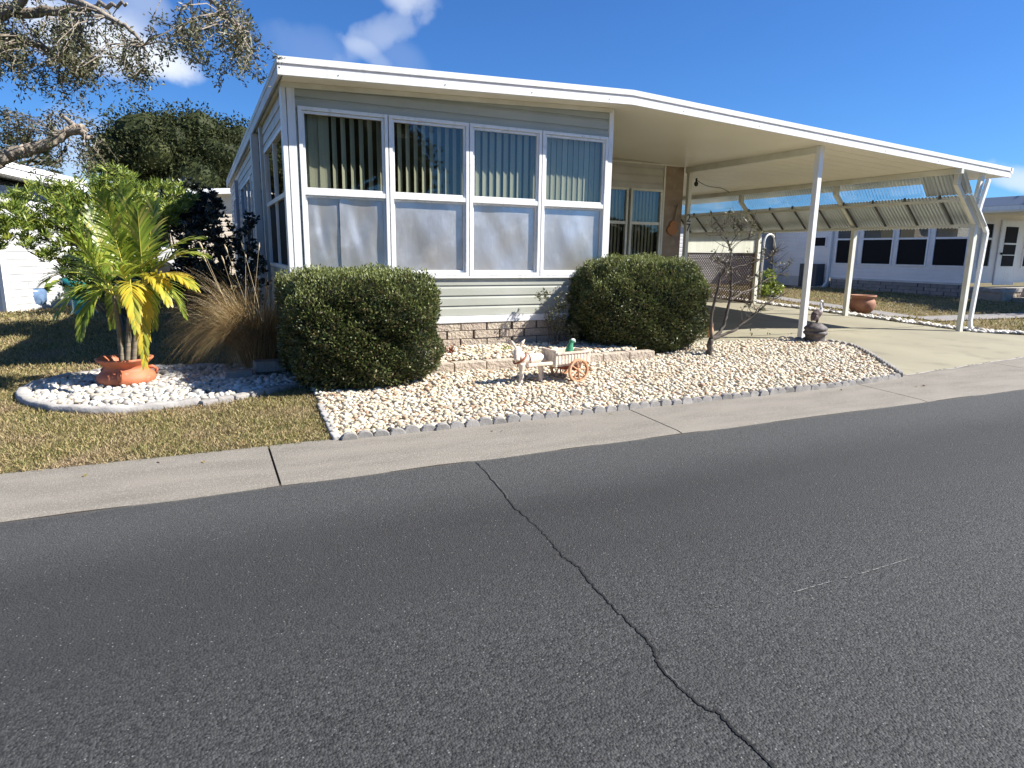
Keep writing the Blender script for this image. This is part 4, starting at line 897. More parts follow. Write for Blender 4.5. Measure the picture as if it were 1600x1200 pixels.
def B(x, y, Y, rx, ry, rz_):
    p = P(x, y, Y); return ((p.x, p.y, p.z), (rx, ry, rz_))
whorl_shrub('oleander_shrub', [B(170, 330, 13.5, .9, .8, .5), B(90, 330, 13.3, .7, .7, .45), B(120, 380, 13, .8, .7, .5), B(190, 385, 13.5, .6, .8, .55), B(175, 290, 13.8, .5, .5, .35), B(232, 336, 14, .5, .7, .36), B(258, 312, 14.2, .5, .5, .32), B(160, 430, 13.2, .6, .6, .5)],
            1150, 15, .15, .026, M['leaf_shrub'], 'big sunlit shrub with long yellow green leaves in front of the left house', up=.5)
whorl_shrub('oleander_shrub', [B(14, 340, 12.4, .22, .3, .28), B(-20, 360, 12.4, .3, .3, .3)], 90, 15, .15, .026, M['leaf_shrub'], 'small branch of long yellow green leaves at the left edge of the view', stems=False)
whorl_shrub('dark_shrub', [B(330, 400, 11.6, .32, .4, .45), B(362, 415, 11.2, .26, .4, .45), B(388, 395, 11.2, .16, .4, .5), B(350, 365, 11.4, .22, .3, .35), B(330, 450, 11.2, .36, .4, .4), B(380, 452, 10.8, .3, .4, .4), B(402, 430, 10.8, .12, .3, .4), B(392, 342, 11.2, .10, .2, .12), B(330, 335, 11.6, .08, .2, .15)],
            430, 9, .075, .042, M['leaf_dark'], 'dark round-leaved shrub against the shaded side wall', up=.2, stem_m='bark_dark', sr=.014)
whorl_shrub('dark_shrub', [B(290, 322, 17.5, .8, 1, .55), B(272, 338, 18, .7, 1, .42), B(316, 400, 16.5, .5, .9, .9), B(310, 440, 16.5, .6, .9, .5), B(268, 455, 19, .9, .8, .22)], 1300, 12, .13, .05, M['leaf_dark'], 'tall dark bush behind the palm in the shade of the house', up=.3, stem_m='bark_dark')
# thin woody plant in the raised bed in front of the right hedge
whorl_shrub('leggy_shrub', [B(868, 500, 8.3, .16, .15, .2), B(880, 470, 8.3, .13, .12, .13), B(848, 462, 8.35, .10, .1, .08), B(893, 520, 8.2, .12, .12, .14)], 170, 7, .045, .018, M['leaf_oak'], 'thin leggy shrub with sparse leaves in the raised bed left of the second hedge', up=.1, stem_m='bark_dark', sr=.007)
for (x, y, n, L_, m, lb) in ((705, 535, 40, .20, 'strap', 'small reddish spiky plant in the raised bed'), (752, 540, 26, .12, 'fountain', 'tiny dry tuft in the raised bed'), (792, 535, 24, .13, 'palm_green', 'little bright green tuft in the raised bed behind the donkey')):
    p = P(x, y, 8.1); D = sph(n); D[:, 2] = abs(D[:, 2])+.3; o = leaves('bedding_plant', np.tile((p.x, 8.1, .25), (n, 1))+RNG.normal(0, .02, (n, 3))*np.array([1, 1, 0]), D, L_*RNG.uniform(.5, 1.1, n), .014, M[m]); tag(o, lb, 'plant', 'small plants in the raised bed')

# ------------------------------------------------------------------ trees
def oak_leaves_at(C, spread, per, L_, wd, m, name, root, droop=-.2):
    C = np.repeat(np.asarray(C), per, 0)+RNG.normal(0, spread, (len(C)*per, 3)); D = sph(len(C)); D[:, 2] += droop
    return leaves(name, C, D, L_*RNG.uniform(.6, 1.2, len(C)), wd*RNG.uniform(.7, 1.2, len(C)), m, root, .2)
def limb(mb, pts_, r0, r1, seg=10, n=8, wob=.0):
    c = catmull(pts_, n); k = len(c); c = [q+Vector(tuple(random.gauss(0, wob) for _ in range(3))) for q in c]; mb.tube(c, [r0+(r1-r0)*(i/(k-1)) for i in range(k)], seg); return c
oak = empty('live_oak', (-6.5, 11, .1), 'old live oak whose pale limb and leafy branches hang in from the left edge', 'tree')
mb = MB(); limb(mb, [(-6.5, 11, 0), (-6.4, 11, 1.4), (-6.0, 10.8, 2.6), (-5.2, 10.6, 3.6)], .42, .30, 14, wob=.01)
limb(mb, [(-6.2, 11, 1.6), (-4.4, 10.5, 1.95), (-2.6, 10.2, 2.42), P(-2, 250, 10.1)], .2, .092, 14, wob=.004)
l1 = limb(mb, [P(-6, 251, 10.1), P(20, 240, 10.08), P(45, 234, 10.05), P(78, 223, 10), P(104, 207, 10), P(120, 200, 10), P(133, 201, 10)], .088, .038, 14, wob=.005)
limb(mb, [P(104, 207, 10), P(128, 205, 9.9), P(134, 216, 9.9), P(145, 213, 9.9)], .05, .02, 8, wob=.003); limb(mb, [P(118, 200, 10), P(108, 190, 10.1), P(95, 178, 10.2)], .05, .012, 8)
tw = []
mains = [[(-5.4, 10.6, 3.4), P(-60, 40, 9.4), P(60, -10, 9.0), P(180, 30, 8.6), P(225, 70, 8.5)], [(-5.2, 10.6, 3.6), P(-40, -90, 9.2), P(120, -80, 8.6), P(260, -50, 8.1), P(340, 10, 7.8), P(385, 60, 7.7)], [(-5.6, 10.6, 3.2), P(-50, 80, 9.6), P(30, 60, 9.3), P(90, 90, 9.2), P(130, 120, 9.1)], [P(-60, 20, 9.4), P(60, 20, 9.2), P(140, 10, 8.9), P(200, 5, 8.6)]]
for p_ in mains: tw.append(limb(mb, [Vector(q) for q in p_], .075, .012, 8, wob=.012))
mb.build('trunk', M['bark'], oak, smooth=True)
mb = MB(); CC = []; P2C = lambda q: (q-EYE)
def topix(q):
    d = q-EYE; z = d.dot(FW); return 800+F*d.dot(RT)/z, 600+F*d.dot(DN)/z
zones = [((0, 22), (150, 60), 470, 9.0), ((60, 70), (90, 42), 260, 9.1), ((150, 62), (60, 42), 300, 8.7), ((120, 110), (30, 16), 40, 9.0), ((-10, 60), (34, 28), 70, 9.2), ((210, 90), (18, 28), 46, 8.5), ((80, 125), (26, 12), 34, 9.1), ((330, 30), (55, 38), 210, 7.8), ((380, 62), (18, 34), 90, 7.7), ((300, 66), (26, 28), 60, 7.9), ((248, 40), (26, 22), 26, 8.2),
         ((20, 195), (44, 24), 150, 10.4), ((96, 235), (34, 20), 42, 10.1), ((146, 222), (14, 20), 26, 9.9), ((92, 184), (26, 12), 40, 10.2), ((70, 260), (30, 6), 10, 10.1)]
anchors = [q for c in tw for q in c] + l1[-20:]
def wob2(x, y): return math.sin(x*.071+1.3*math.sin(y*.05))+math.sin(y*.093+x*.031+2)+.8*math.sin(x*.17-y*.13)
for (cx, cy), (sx, sy), n, Yd in zones:
    k = 0
    while k < n*.30:
        a = random.uniform(0, 2*PI); r_ = math.sqrt(random.random())*1.08; x, y = cx+sx*r_*math.cos(a), cy+sy*r_*math.sin(a); k += 1
        if wob2(x, y) < -.35 and random.random() < .8: continue
        q = P(x, y, Yd+random.gauss(0, .35)); b = min(anchors, key=lambda w: (w-q).length)
        d = (q-b).normalized()*.35+Vector((random.gauss(0, .5), random.gauss(0, .5), random.uniform(-1.1, -.1))); d.normalize(); p_ = q.copy(); ch = [q]
        for _ in range(random.randint(3, 7)): p_ = p_+d*.055; d = (d+Vector((random.gauss(0, .25), random.gauss(0, .25), -.12))).normalized(); ch.append(p_.copy())
        CC += ch
        if random.random() < .6 and (b-q).length < 1.2: ch = [b, b.lerp(q, .5)+Vector((random.gauss(0, .05), random.gauss(0, .05), random.uniform(0, .08)))]+ch
        mb.tube(ch, [.006-.0045*i/(len(ch)-1) for i in range(len(ch))], 4, cap=False)
mb.build('twigs', M['bark'], oak)
oak_leaves_at([tuple(q) for q in CC], .030, 7, .055, .019, M['leaf_oak'], 'foliage', oak, -.1)

def far_tree(name, x, y, h, cw, ch, n, leaf, m, label, z0=.1, trunk_r=.35, group=None, nb=14, flat=.6, seed=1):
    random.seed(seed); root = empty(name, (x, y, z0), label, 'tree', group); mb = MB(); top = h-ch; C = []
    mb.tube([(x, y, z0), (x+.1, y, z0+top*.5), (x, y, z0+top)], [trunk_r, trunk_r*.8, trunk_r*.7], 10); bl = []
    for k in range(nb):
        a = k*2.399; r_ = cw*.5*math.sqrt((k+.5)/nb)*.78; zz = z0+top+ch*(.25+.55*random.random())*(1.15-.5*(r_/(cw*.5)))
        bl.append(((x+r_*math.cos(a), y+r_*math.sin(a), zz), (cw*.17*random.uniform(.8, 1.3), cw*.17*random.uniform(.8, 1.3), ch*.22*random.uniform(.8, 1.3))))
        b = bl[-1][0]; mb.tube([(x, y, z0+top*.85), ((x+b[0])/2, (y+b[1])/2, (z0+top+b[2])/2+.2), b], [trunk_r*.45, trunk_r*.28, trunk_r*.08], 7)
    mb.build('trunk', M['bark_dark'], root, smooth=True)
    idx = RNG.integers(0, nb, n); Q = []
    v = sph(n)*(RNG.uniform(.3, 1.12, n)**.3)[:, None]
    cc = np.array([b[0] for b in bl])[idx]; rr = np.array([b[1] for b in bl])[idx]; C = cc+v*rr*(1+.25*np.sin(v@np.array([7, 5, 9.]))[:, None])
    cb = MB()
    for b in bl: cb.ball(b[0], [q*.72 for q in b[1]], 9, 6)
    cb.v = [tuple(np.array(q)*(1)+np.array([.06, .05, .08])*cw*.1*np.sin(np.array(q)[[1, 2, 0]]*3.)) for q in cb.v]; cb.build('inner_crown', M['leaf_far'], root)
    leaves('foliage', C, sph(n)+v*.5, leaf*RNG.uniform(.5, 1.3, n), leaf*.5*RNG.uniform(.6, 1.2, n), m, root, .25); return root

p = P(285, 235, 40); far_tree('broad_oak', p.x, 40, 8.7, 8.4, 4.9, 52000, .19, M['leaf_far'], 'large dark green oak behind the house roof', trunk_r=.28, nb=34, seed=3)
for i, (px, Y, h, cw, lb) in enumerate([(150, 60, 6.0, 9, 'low far tree seen left of the pickup'), (235, 66, 6.5, 9, 'low far tree beyond the pickup'), (30, 62, 6.5, 10, 'low far tree beyond the left house')]):
    p = P(px, 390, Y); far_tree('far_tree', p.x, Y, h, cw, h*.85, 4000, .42, M['leaf_far'], lb, nb=12, seed=10+i)
for i, (px, Y, h, cw, lb) in enumerate([(1200, 48, 4.6, 8, 'low green tree beyond the end of the carport'), (1130, 52, 4.4, 8, 'low green tree behind the lattice screen')]):
    p = P(px, 390, Y); far_tree('far_tree', p.x, Y, h, cw, h*.85, 4000, .38, M['leaf_far'], lb, nb=12, seed=30+i)
far_tree('broad_oak', 26.4, 9.2, 7.2, 5.6, 4.2, 16000, .16, M['leaf_far'], 'unseen tree added at the right to shade the grass before the white house', nb=18, seed=77, trunk_r=.2)  # out-of-view tree added so its shadow darkens the neighbour's grass
# cabbage palm behind the left house
p = P(38, 262, 34); cp_ = empty('cabbage_palm', (p.x, 34, .1), 'fan palm showing its crown above the left house roof', 'palm'); mb = MB(); mb.tube([(p.x, 34, .1), (p.x+.1, 34, 3), (p.x, 34, p.z)], [.26, .22, .24], 12); mb.build('trunk', M['bark_palm'], cp_, smooth=True)
D = sph(60); D[:, 2] = D[:, 2]*.7+.1; C = []; DD = []
for d in D:
    d = d/np.linalg.norm(d); hub = np.array((p.x, 34, p.z+.1))+d*.85; s_v = np.cross(d, [0, 0, 1.]); s_v /= max(np.linalg.norm(s_v), .1)
    for a in np.linspace(-1.15, 1.15, 15): C.append(hub); DD.append(d*math.cos(a)+s_v*math.sin(a)+np.array([0, 0, -.35*abs(a)]))
leaves('fan_leaves', C, DD, .62, .05, M['leaf_far'], cp_, .1)
mb = MB()
for d in D: d = d/np.linalg.norm(d); mb.tube([(p.x, 34, p.z), (p.x+d[0]*.85, 34+d[1]*.85, p.z+.1+d[2]*.85)], .02, 4)
mb.build('leaf_stalk', M['bark_palm'], cp_)
# across the street, mirrored in the window glass
far_tree('broad_oak', 5.2, -13, 9.5, 9.5, 6.0, 15000, .24, M['leaf_far'], 'oak across the street reflected in the windows', z0=.03, trunk_r=.4, nb=24, seed=5)
far_tree('broad_oak', -7.5, -16, 8.5, 8, 5.6, 8000, .26, M['leaf_far'], 'second oak across the street, farther left', z0=.03, trunk_r=.35, nb=18, seed=6)
for i, (x_, y_, h_) in enumerate([(16, -27, 4.6), (24, -30, 5.2), (33, -28, 4.8), (43, -31, 5), (-18, -30, 6.5), (5, -34, 5)]): far_tree('far_tree', x_, y_, h_, 10, h_*.8, 2500, .5, M['leaf_far'], ['tree behind the bungalow across the street', 'taller tree right of the bungalow across the street', 'tree far right across the street', 'rightmost tree across the street', 'tree far left across the street', 'distant tree straight across the street'][i], z0=.03, nb=12, seed=60+i)
nb_ = empty('bungalow', (12, -18, 0), 'white bungalow across the street from the mobile home', 'house'); mb = MB(); mb.box(8, 24, -24, -16, .03, 3.0); mb.build('wall', M['siding_beige'], nb_); mb = MB(); mb.prism([(7.6, 3.0), (24.4, 3.0), (24.4, 3.2), (16, 3.75), (7.6, 3.2)], 'y', -24.4, -15.6); mb.build('roof', M['roof'], nb_)
for x in (10, 13, 19): mb = MB(); mb.box(x, x+1.6, -16.005, -15.97, 1.1, 2.3); mb.build('window', M['screen'], nb_)

# ------------------------------------------------------------------ the left house
A_ = Vector((-4.02, 18.2, 0)); d1 = Vector((.53, .848, 0)); d2 = Vector((-.848, .53, 0)); lh = empty('left_house', (A_.x, A_.y, .1), 'white sided house with a flat white roof edge at the far left', 'house')
def orient(o_, e1, e2):
    return lambda v: o_ + e1*v.x + e2*v.y + Vector((0, 0, v.z))
XF = orient(A_, d1, d2)
def lap_wall(L_, z0, z1, pitch=.17):
    return laps(0, L_, z0, z1, 0, pitch)
mb = lap_wall(1.9, .1, 2.9); mb.xform(XF); mb.build('wall', M['siding_white'], lh)            # bright wall, faces right
mb = laps(0, 6, .1, 2.9, 0, .17, axis='x', sgn=-1); mb.xform(lambda v: A_+d1*(v.x)+d2*v.y+Vector((0, 0, v.z))); mb.build('wall', M['siding_white'], lh)
mb = MB(); mb.box(-.03, .12, -.03, .06, .1, 2.9); mb.xform(XF); mb.build('corner_post', M['white'], lh)
mb = MB(); mb.box(1.82, 1.93, -.03, .06, .1, 2.9); mb.xform(XF); mb.build('corner_post', M['white'], lh)
mb = MB(); mb.box(.05, 1.9, .07, 5.9, .1, 3.0); mb.xform(XF); mb.build('inner_wall', M['room'], lh)
def rslab(x0, x1, y0, y1, z0, z1, t, name, m):
    mb = MB(); mb.prism([(x0, z0), (x1, z1), (x1, z1-t), (x0, z0-t)], 'y', y0, y1); mb.xform(XF); return mb.build(name, M[m], lh)
rslab(-.6, 2.3, -.45, 6.2, 3.42, 3.20, .11, 'fascia', 'white'); rslab(-.57, 2.27, -.43, 6.1, 3.30, 3.085, .04, 'fascia_channel', 'channel'); rslab(-.6, 2.3, -.46, 6.2, 3.258, 3.042, .12, 'fascia', 'white')
# tan house further back, between the trees and the side wall
th = empty('tan_house', (.8, 30, .1), 'tan sided house with a white roof edge far behind the dark shrubs', 'house')
mb = laps(-1.0, 4.0, .2, 3.9, 30, .19); mb.build('wall', M['siding_beige'], th); mb = MB(); mb.prism([(-1.3, 3.78), (4, 4.16), (4, 3.95), (-1.3, 3.57)], 'y', 29.55, 36); mb.build('roof', M['white'], th); mb = MB(); mb.box(-.98, 3.9, 30.03, 35.8, .2, 3.6); mb.build('inner_wall', M['room'], th)
# white pickup
tk = empty('parked_pickup', (-1.6, 27, .1), 'white pickup truck parked beyond the lawn, half hidden by the palm', 'truck')
mb = MB(); body = [(-3.9, .55), (.15, .55), (.22, .85), (.2, 1.18), (-.1, 1.36), (-1.15, 1.46), (-1.7, 1.95), (-2.6, 2.0), (-2.85, 1.42), (-3.9, 1.40)]
mb.prism([(x-.55, z+.18) for x, z in body], 'y', 27, 28.7); mb.build('body', M['car'], tk, bevel=.07)
mb = MB(); mb.prism([(x-.55, z+.18) for x, z in [(-1.28, 1.50), (-1.72, 1.88), (-2.5, 1.92), (-2.62, 1.50)]], 'y', 26.985, 28.715); mb.build('window', M['screen'], tk)
for x in (-1.25, -3.9):
    mb = MB(); mb.lathe((0, 0, 0), [(.0, -.1), (.2, -.1), (.36, -.09), (.38, 0), (.36, .1), (.0, .1)], 20); mb.xform(lambda v: Vector((x, 26.99+v.z, .68)) + Vector((v.x, 0, v.y))); w = mb.build('wheel', M['tyre'], tk)
    mb = MB(); pr = [(x+.45*math.cos(a), .68+.45*math.sin(a)) for a in [PI*k/12 for k in range(13)]]; mb.prism(pr, 'y', 26.984, 26.998); mb.build('wheel_arch', M['black'], tk)
mb = MB(); mb.box(-.70, -.5, 26.96, 27.1, 1.2, 1.34); mb.build('headlight', M['channel'], tk)
# glazed pots by the left house
q = G(48, 483, .1); pb = empty('glazed_pot', q, 'dark blue glazed pot of leathery leaves by the left house', 'pot'); q = Vector(q)
mb = MB(); mb.lathe(q, [(.0, 0), (.26, 0), (.36, .2), (.37, .42), (.34, .50), (.30, .49), (.0, .44)], 24); mb.build('pot_body', M['blue'], pb, smooth=True)
n = 46; D = sph(n); D[:, 2] = abs(D[:, 2])*.5+.1; leaves('foliage', np.tile((q.x, q.y, .5), (n, 1)), D*np.array([1.2, 1, 1]), RNG.uniform(.3, .8, n), .14, M['leaf_shrub'], pb, .15)
q = Vector(G(88, 474, .1)); pb = empty('glazed_pot', q, 'round light blue glazed pot lying beside the dark blue pot', 'pot')
mb = MB(); mb.lathe((0, 0, 0), [(.0, -.26), (.15, -.25), (.27, -.1), (.28, .08), (.2, .24), (.17, .27), (.14, .24), (.14, .1)], 24); mb.xform(lambda v: Vector((q.x, q.y, .1+.27))+Vector((v.x, -v.z*.55-v.y*.35, v.y*.8-v.z*.3))); mb.build('pot_body', M['blue_light'], pb, smooth=True)
q = Vector(G(130, 466, .1)); q = P(128, 452, 17.5); q.z = .1; pb = empty('glazed_pot', q, 'teal glazed bowl planter behind the palm fronds', 'pot')
mb = MB(); mb.lathe(q, [(.0, .30), (.2, .32), (.36, .55), (.40, .80), (.36, .80), (.30, .7), (.0, .7)], 24); mb.lathe(q, [(.28, 0), (.22, .1), (.22, .32)], 20); mb.build('pot_body', M['teal'], pb, smooth=True)
n = 200; D = sph(n); D[:, 2] = abs(D[:, 2]); leaves('foliage', np.tile((q.x, q.y, .9), (n, 1))+RNG.normal(0, .16, (n, 3)), D, RNG.uniform(.1, .3, n), .06, M['leaf_shrub'], pb, .15)

# ------------------------------------------------------------------ the right-hand neighbour
XN, YN = 24.3, 14.2; rh = empty('white_house', (XN, YN, .1), 'white sided house with dark windows and a stone skirting at the right', 'house')
W4 = [(14.37, 15.52), (15.79, 16.92), (17.16, 18.42), (18.7, 19.62)]
laps(YN+.02, 23.0, .72, 3.4, XN, .15, axis='x', sgn=-1, skip=[(a, b, 1.34, 2.80) for a, b in W4]).build('wall', M['siding_bright'], rh)
mb = MB(); mb.box(XN-.01, XN+.06, YN, 19.75, .12, .70); sk = mb.build('brick_skirting', M['mortar'], rh); mb = MB(); bricks(mb, YN, 19.75, .14, .66, XN-.012, pw=.5, ph=.13, axis='x', th=.03); mb.build('block', M['brick_grey'], sk)
mb = MB(); mb.box(XN-.05, XN+.04, YN-.02, 19.76, .665, .74); mb.build('skirt_board', M['white_dull'], rh)
mb = MB(); mb.box(XN-.015, XN+.04, 19.9, 23.0, .12, .72); mb.build('skirt_board', M['white_dull'], rh)
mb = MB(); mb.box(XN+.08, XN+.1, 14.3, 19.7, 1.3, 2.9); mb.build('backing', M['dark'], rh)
for a, b in W4:
    mb = MB(); frame_boxes(mb, a-.05, b+.05, 1.28, 2.82, XN-.045, XN+.03, .06, axis='x'); w = mb.build('window', M['white'], rh); mb = MB(); mb.box(XN-.04, XN+.02, a+.01, b-.01, 2.27, 2.34); mb.build('mid_rail', M['white'], w)
    mb = MB(); mb.box(XN-.01, XN-.002, a, b, 1.34, 2.27); mb.build('screen', M['screen'], w)
    mb = MB(); mb.box(XN-.01, XN-.002, a, b, 2.34, 2.76); mb.build('glass_pane', M['glass_side'], w)
    mb = MB(); mb.box(XN+.03, XN+.035, a, b, 2.34, 2.76); mb.build('curtain', M['tile'] if a > 15.7 else M['curtain'], w)
mb = MB(); frame_boxes(mb, 20.15, 21.0, 1.98, 2.45, XN-.04, XN+.02, .06, axis='x'); w = mb.build('window', M['white'], rh); mb = MB(); mb.box(XN-.022, XN-.018, 20.2, 20.95, 2.03, 2.40); mb.build('screen', M['screen'], w)
mb = MB()
for k in range(8): mb.box(XN-.5, XN-.47, 20.15+k*.105, 20.15+k*.105+.085, .2, 1.28)
mb.box(XN-.49, XN-.02, 20.12, 20.15, .2, 1.28); mb.box(XN-.49, XN-.02, 20.99, 21.02, .2, 1.28); tag(mb.build('slat_screen', M['fence']), 'grey slatted screen against the white house wall', 'screen')
mb = MB(); ds = [(XN-.08, 19.88, 3.1), (XN-.08, 19.88, .5), (XN-.2, 19.95, .3), (XN-.9, 20.6, .22), (XN-1.0, 20.75, .24)]
for a, b in zip(ds[:-1], ds[1:]): mb.bar(a, b, .13, .11, up=(0, 1, 0))
mb.build('downspout', M['white'], rh, bevel=.02)
# end wall with the door, porch floor, steps, roof
def ewall(a, b, z0, z1): mb = laps(a, b, z0, z1, YN, .15); return mb.build('wall', M['siding_bright'], rh)
ewall(XN, 24.62, .75, 3.4); mb = MB(); mb.box(XN-.03, XN+.10, YN-.03, YN+.05, .1, 3.3); mb.build('corner_post', M['white'], rh)
mb = MB(); mb.box(24.62, 32, YN-.01, YN+.05, .75, 3.3); mb.build('wall', M['siding_bright'], rh)
mb = MB(); frame_boxes(mb, 24.66, 25.35, 1.28, 2.85, YN-.05, YN, .06); w = mb.build('window', M['white'], rh); mb = MB(); mb.box(24.72, 25.29, YN-.02, YN-.012, 1.34, 2.79); mb.build('screen', M['screen'], w); mb = MB(); mb.box(24.73, 25.28, YN-.045, YN-.021, 2.25, 2.32); mb.build('mid_rail', M['white'], w)
mb = MB(); mb.box(25.72, 26.95, YN-.07, YN-.02, .68, 2.95); dr = mb.build('door', M['white'], rh, bevel=.01)
mb = MB(); mb.box(25.98, 26.72, YN-.08, YN-.072, 1.34, 2.72); mb.build('glass_pane', M['screen'], dr); mb = MB(); mb.box(25.97, 26.73, YN-.10, YN-.081, 2.10, 2.16); mb.box(25.97, 26.73, YN-.10, YN-.081, 1.72, 1.75); mb.build('glazing_bar', M['white'], dr); mb = MB(); mb.ball((25.86, YN-.11, 1.78), .045, 10, 6); mb.build('handle', M['black'], dr)
mb = MB(); frame_boxes(mb, 27.3, 30.3, 1.28, 2.85, YN-.05, YN-.011, .06); w = mb.build('window', M['white'], rh); mb = MB(); mb.box(27.36, 30.24, YN-.02, YN-.013, 1.34, 2.79); mb.build('screen', M['screen'], w); mb = MB(); mb.box(27.37, 30.23, YN-.045, YN-.021, 2.05, 2.12); mb.build('mid_rail', M['white'], w)
mb = MB(); mb.box(XN-.05, 32, YN-1.2, YN-.1, .50, .62); mb.build('porch_floor', M['conc_pale'], rh); mb = MB(); bricks(mb, XN, 32, .08, .50, YN-1.16, pw=.5, ph=.14); mb.box(XN, 32, YN-1.15, YN-.1, .08, .498); mb.build('porch_base', M['brick'], rh)
mb = MB(); mb.box(24.9, 26.6, YN-1.75, YN-1.19, .08, .32); mb.build('step', M['brick'], rh, bevel=.01)
mb = MB(); mb.box(26.02, 26.14, 12.72, 12.84, .62, 3.1); mb.build('post', M['white'], rh); mb = MB(); mb.bar((26.18, 12.66, 3.0), (26.18, 12.66, .5), .09, .09, up=(0, 1, 0))
ds = [(26.18, 12.66, .52), (25.9, 12.5, .60), (25.62, 12.4, .42), (25.58, 12.35, .22), (25.8, 12.25, .12), (26.05, 12.2, .14)]; mb.tube(catmull(ds, 4), .085, 10); mb.build('downspout', M['white'], rh, smooth=False)
mb = MB(); mb.box(23.9, 34, 12.3, 24, 3.16, 3.30); mb.build('fascia', M['white'], rh); mb = MB(); mb.prism([(23.88, 3.30), (24.3, 3.62), (34, 3.9), (34, 3.30)], 'y', 12.28, 24); mb.build('roof', M['roof_grey'], rh); mb = MB(); mb.box(23.95, 34, 12.35, 24, 3.10, 3.158); mb.build('ceiling', M['ceiling'], rh)
mb = MB(); mb.box(XN-.0, 34, YN+.1, 23, 3.0, 3.1); mb.box(XN+.3, 34, 19, 19.1, .7, 3.0); mb.build('inner_wall', M['room'], rh)
# rear annex beyond the side wall with an arched lamp bracket
an = empty('storage_shed', (24, 23.2, .3), 'long white sided shed behind the lattice screen, lit by the sun', 'shed')
laps(16.5, 27, .3, 3.0, 23.4, .16).build('wall', M['siding_white'], an); mb = MB(); mb.box(16.5, 27, 23.45, 27, .3, 3.0); mb.build('inner_wall', M['white_dull'], an); mb = MB(); mb.prism([(16.2, 3.0), (27.2, 3.1), (27.2, 3.25), (16.2, 3.15)], 'y', 23.1, 27.2); mb.build('roof', M['white'], an)
q = P(1186, 470, 15.2); q.z = .25; sg = empty('arched_bracket', q, 'white arched post bracket holding a small dark lamp behind the carport', 'lamp post')
mb = MB(); base = q; mb.tube([base, base+Vector((0, 0, 1.75))]+[base+Vector((.22-.22*math.cos(a), 0, 1.75+.24*math.sin(a))) for a in [PI*k/8 for k in range(1, 9)]]+[base+Vector((.44, 0, 1.6))], .03, 10); mb.build('post', M['white'], sg, smooth=True)
mb = MB(); mb.lathe(base+Vector((.44, 0, 1.36)), [(.0, 0), (.05, .02), (.06, .16), (.03, .24), (.0, .25)], 12); mb.build('lamp', M['black'], sg)
# round-leaved bush behind the carport post
whorl_shrub('leafy_bush', [B(1200, 436, 15.6, .28, .3, .3), B(1208, 452, 15.5, .28, .3, .26), B(1192, 455, 15.4, .2, .3, .2)], 210, 7, .10, .07, M['leaf_shrub'], 'round-leaved green bush behind the carport posts', up=.2)
q = Vector((14.95, 11.35, gz(14.95, 11.35)-.02)); q = Vector((15.12, 11.3, gz(15.1, 11.3))); tp = empty('terracotta_pot', q, 'old round brown clay pot standing by the middle carport post', 'pot')
mb = MB(); mb.lathe(q, [(.0, 0), (.17, 0), (.27, .10), (.32, .24), (.29, .34), (.25, .38), (.25, .40), (.31, .43), (.315, .47), (.28, .47), (.23, .40), (.24, .2), (.0, .1)], 30); mb.build('pot_body', M['terracotta_old'], tp, smooth=True)
strip = [(14.32, 8.35), (14.62, 8.3), (15.3, 7.2), (17, 6.55), (22, 6.4), (22, 6.25), (17, 6.32), (15.3, 6.95), (14.45, 7.8)]
pebbles('pebbles', scatter([(14.32, 8.0), (14.62, 8.0), (14.66, 14), (14.6, 19), (14.3, 19), (14.3, 14)], .07, lambda x, y: gz(x, y)+.03)+scatter([(14.35, 8.2), (14.7, 8.2), (15.6, 7.15), (17.2, 6.55), (30, 6.45), (30, 6.22), (17, 6.32), (15.3, 6.92)], .07, lambda x, y: gz(x, y)+.03), .055, M['pebbles_w'], 'line of white stones along the right edge of the driveway')

# ------------------------------------------------------------------ small bare tree
bt = empty('bare_tree', (6.72, 7.42, .1), 'small nearly leafless tree with dark branches beside the second hedge', 'tree')
mb = MB(); Yb = 7.42; lv = []
def br(pts_, r0, r1, dy=0., dep=0):
    w = [P(x, y, Yb+dy*(i/(len(pts_)-1))) for i, (x, y) in enumerate(pts_)]; c = limb(mb, w, r0, r1, 7, 5, .004 if dep else .006); lv.append(c); return c
br([(1107, 566), (1109, 545), (1112, 527)], .052, .040)
br([(1112, 532), (1111, 500), (1117, 470), (1125, 435), (1132, 425), (1130, 415), (1120, 408)], .026, .008, -.2)
br([(1113, 528), (1128, 515), (1135, 490), (1142, 460), (1143, 430), (1141, 410), (1142, 395), (1139, 380), (1135, 372)], .028, .008, .15)
br([(1114, 530), (1130, 524), (1150, 514), (1172, 496), (1190, 481), (1205, 470), (1222, 462)], .027, .006, -.1)
br([(1178, 492), (1182, 484), (1172, 478), (1164, 468)], .010, .003, -.1, 1); br([(1186, 485), (1196, 483)], .012, .006, -.1, 1); br([(1142, 470), (1158, 458), (1178, 450), (1196, 438), (1215, 430), (1228, 420)], .014, .005, .2, 1)
br([(1142, 447), (1155, 440), (1170, 436), (1182, 430)], .009, .003, .1, 1); br([(1141, 420), (1160, 415), (1180, 408), (1200, 402), (1212, 396)], .010, .003, -.1, 1); br([(1141, 415), (1125, 412), (1108, 404)], .008, .003, .1, 1)
br([(1139, 382), (1128, 372), (1118, 358), (1112, 352)], .007, .003, .1, 1); br([(1138, 385), (1150, 370), (1160, 355), (1172, 345), (1182, 352)], .008, .003, -.1, 1); br([(1139, 392), (1155, 378), (1170, 372), (1180, 366)], .007, .003, .1, 1); br([(1126, 368), (1128, 355), (1136, 348)], .005, .002, 0, 1); br([(1150, 370), (1146, 356), (1150, 348)], .005, .002, 0, 1)
br([(1205, 432), (1212, 418), (1205, 408)], .006, .002, .1, 1); br([(1200, 402), (1208, 392), (1216, 390)], .005, .002, 0, 1); br([(1160, 355), (1158, 345)], .004, .002, 0, 1)
tws = []
